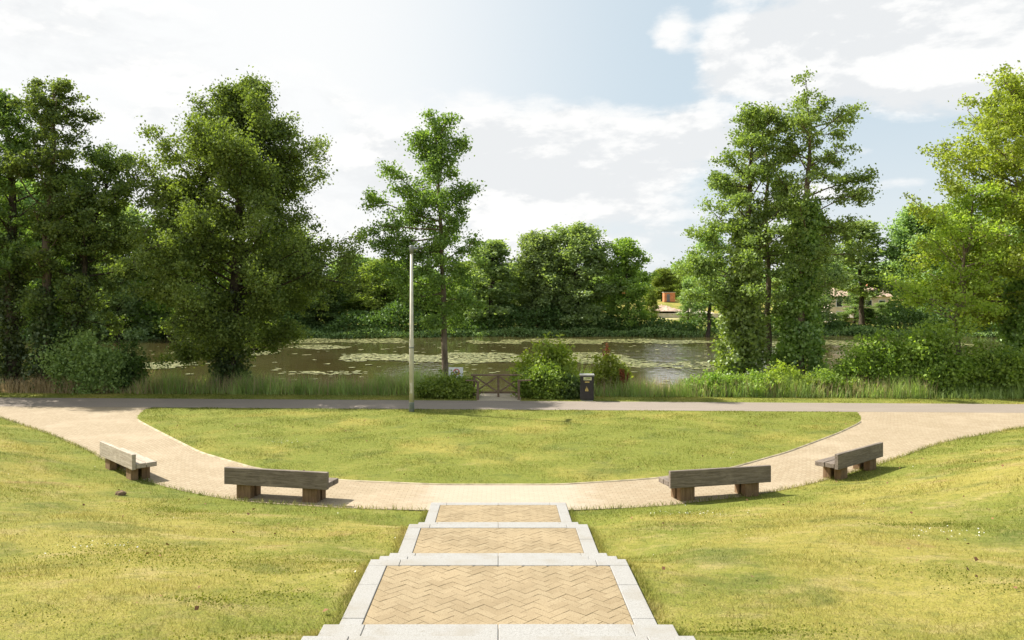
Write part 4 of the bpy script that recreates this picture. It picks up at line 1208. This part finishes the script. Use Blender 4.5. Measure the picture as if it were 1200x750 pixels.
def digger():
    x, y = 60, 200
    root = empty("site_digger", (x, y, float(ground(x, y))), R(-25)); tag(root, "small yellow digger parked on the building site", "digger")
    M["yellow"] = mat_plain("yellow_paint", (0.62, 0.34, 0.03), 0.5, 0.1, 2)
    for s in (-.9, .9):
        MB().box((0, s, .35), (2.8, .45, .7), None, .15, 3).build("track", M["slate"], root)
    MB().box((-.3, 0, 1.15), (2.4, 2.0, .9), None, .12, 2).build("body", M["yellow"], root)
    c = MB().box((.35, .45, 2.05), (1.1, .95, 1.0), None, .08, 2).build("cab", M["yellow"], root)
    MB().box((.35, -.04, 2.15), (.8, .03, .6)).build("window", M["glass"], c)
    a = MB(); a.bar((.8, -.4, 1.4), (2.4, -.4, 3.1), .28, .32, .04); a.bar((2.4, -.4, 3.1), (3.7, -.4, 1.6), .22, .26, .04)
    a.build("arm", M["yellow"], root)
    MB().box((3.7, -.4, 1.2), (.7, .8, .6), None, .1, 2).build("bucket", M["slate"], root)
digger()
# pale track and meadow strip above the far shore
xs = np.linspace(20, 62, 40); ylo = 168 + .02 * (xs - 40); 
V = np.concatenate([np.stack([xs, ylo, ground(xs, ylo) + .03], 1), np.stack([xs, ylo + 5, ground(xs, ylo + 5) + .03], 1)])
i = np.arange(39); tag(link("site_track", mesh_np("site_track", V, np.stack([i, i + 1, i + 41, i + 40], 1)), M["track"]), "pale dirt track in front of the building site", "track", kind="structure")

# ================================================================== world: clear sky with broken cumulus
def world():
    w = bpy.data.worlds.new("World"); SC.world = w; w.use_nodes = True
    t = NT(w.node_tree)
    sky = t.n("ShaderNodeTexSky"); sky.sky_type = "NISHITA"; sky.sun_disc = False
    sky.sun_elevation = R(SUN_EL); sky.sun_rotation = R(-SUN_AZ)
    sky.air_density = 1.0; sky.dust_density = 1.6; sky.ozone_density = 1.2
    d = t.n("ShaderNodeTexCoord").outputs["Generated"]
    sep = t.n("ShaderNodeSeparateXYZ"); t.l(d, sep.inputs[0])
    dx, dy, dz = sep.outputs
    wrp = t.scale(d, 1.0, 1.0, 2.0)
    n1 = t.noise(wrp, 3.2, 9, 0.60, 0.25)
    n2 = t.noise(t.scale(d, 1.0, 1.0, 2.6), 9.0, 6, 0.60, 0.2)
    shp = t.math("ADD", t.math("MULTIPLY", n1, 0.60), t.math("MULTIPLY", n2, 0.40))
    shp = t.math("MULTIPLY_ADD", t.math("SUBTRACT", shp, 0.5), 1.9, 0.5)
    # the same puffs sampled a little toward the sun: where they thin out the cloud face is lit
    off = t.n("ShaderNodeMapping"); t.l(d, off.inputs[0]); off.inputs["Location"].default_value = (-0.022, 0.0, 0.034)
    n1b = t.noise(t.scale(off.outputs[0], 1.0, 1.0, 2.0), 3.2, 9, 0.60, 0.25)
    n2b = t.noise(t.scale(off.outputs[0], 1.0, 1.0, 2.6), 9.0, 6, 0.60, 0.2)
    lit = t.math("ADD", t.math("MULTIPLY", t.math("SUBTRACT", n1, n1b), 3.2), t.math("MULTIPLY", t.math("SUBTRACT", n2, n2b), 1.8))
    def blob(px, py, rx, ry, amp):
        v = Vector(((px - VX) / F, 1.0, (VY - py) / F)); k = v.length; v.normalize()
        a = t.math("DIVIDE", t.math("SUBTRACT", dx, v.x), rx / F / k)
        c = t.math("DIVIDE", t.math("SUBTRACT", dz, v.z), ry / F / k)
        r2 = t.math("ADD", t.math("MULTIPLY", a, a), t.math("MULTIPLY", c, c))
        front = t.math("GREATER_THAN", dy, 0.0)
        return t.math("MULTIPLY", t.math("MULTIPLY", t.math("EXPONENT", t.math("MULTIPLY", r2, -1.0)), amp), front)
    acc = None
    for b in [(1010, 50, 190, 80, .62), (1160, 40, 130, 80, .46), (880, 55, 75, 60, .22), (690, 190, 160, 60, .46), (560, 225, 140, 60, .36), (786, 36, 34, 32, .27), (776, 50, 18, 14, .10), (815, 165, 60, 40, .26),
              (1060, 213, 46, 12, .48), (1017, 178, 20, 9, .42), (150, 60, 260, 90, .22), (330, 190, 240, 90, .26), (960, 225, 45, 10, .34), (640, 300, 500, 50, .22),
              (690, 60, 110, 55, -.34), (813, 45, 14, 42, -.17), (785, 90, 28, 26, -.30), (1075, 185, 110, 45, -.34), (900, 4, 50, 14, -.22), (1130, 250, 120, 40, -.25), (845, 125, 70, 22, -.18), (470, 70, 120, 60, -.12)]:
        v = blob(*b); acc = v if acc is None else t.math("ADD", acc, v)
    dens = t.math("ADD", shp, acc)
    alpha = t.ramp(dens, 0.60, 0.88)
    haze = t.ramp(sep.outputs[0], 0.24, -0.24)
    # clouds: bright tops, grey undersides where thick
    back = t.math("MULTIPLY_ADD", t.ramp(sep.outputs[1], 0.25, -0.45), 1.0, 1.0)     # unseen clouds behind the camera brightened as added fill light
    shade = t.ramp(t.math("ADD", lit, t.math("MULTIPLY", t.ramp(dens, 1.25, 0.8), 0.10)), -0.14, 0.20)
    ccol = t.mix(shade, (6.55, 6.68, 6.78), (7.80, 7.78, 7.70))
    vm = t.n("ShaderNodeVectorMath", operation="SCALE"); t.l(ccol, vm.inputs[0]); t.l(back, vm.inputs["Scale"])
    ccol = vm.outputs[0]
    veil = t.mix(t.math("MULTIPLY", haze, 0.9), t.mix(0.82, sky.outputs[0], (5.3, 6.2, 6.75)), (7.75, 7.75, 7.7))
    up = t.ramp(sep.outputs[2], 0.24, 0.0)
    veil = t.mix(t.math("MULTIPLY", up, 0.55), veil, (7.2, 7.25, 7.3))
    col = t.mix(t.math("MULTIPLY", alpha, 0.95), veil, ccol)
    bg = t.n("ShaderNodeBackground", in_Strength=SKY); t.l(col, bg.inputs[0])
    t.l(bg.outputs[0], t.n("ShaderNodeOutputWorld").inputs[0])
SKY = 0.055
world()

sd = bpy.data.lights.new("sun", "SUN"); sd.energy = 4.2; sd.angle = R(0.53); sd.color = (1.0, 0.95, 0.85)
so = bpy.data.objects.new("sun", sd); COL.objects.link(so)
az, el = R(SUN_AZ), R(SUN_EL)
tosun = Vector((-math.sin(az) * math.cos(el), math.cos(az) * math.cos(el), math.sin(el)))
so.rotation_euler = tosun.to_track_quat("Z", "Y").to_euler(); so.location = (0, 0, 60)

cd = bpy.data.cameras.new("camera"); co = bpy.data.objects.new("camera", cd); COL.objects.link(co)
co.location = (0, 0, HC); co.rotation_euler = (R(90), 0, 0)
cd.sensor_width = 36; cd.lens = F / 1200 * 36
cd.shift_x = 16 / 1200; cd.shift_y = -25 / 1200
cd.clip_start = 0.1; cd.clip_end = 5000
SC.camera = co

SC.view_settings.view_transform = "Standard"; SC.view_settings.look = "None"
SC.view_settings.exposure = 1.25; SC.view_settings.gamma = 1.0; SC.view_settings.use_curve_mapping = False
cy = SC.cycles
cy.max_bounces = 7; cy.diffuse_bounces = 3; cy.glossy_bounces = 3; cy.transmission_bounces = 5; cy.transparent_max_bounces = 4
cy.use_denoising = True
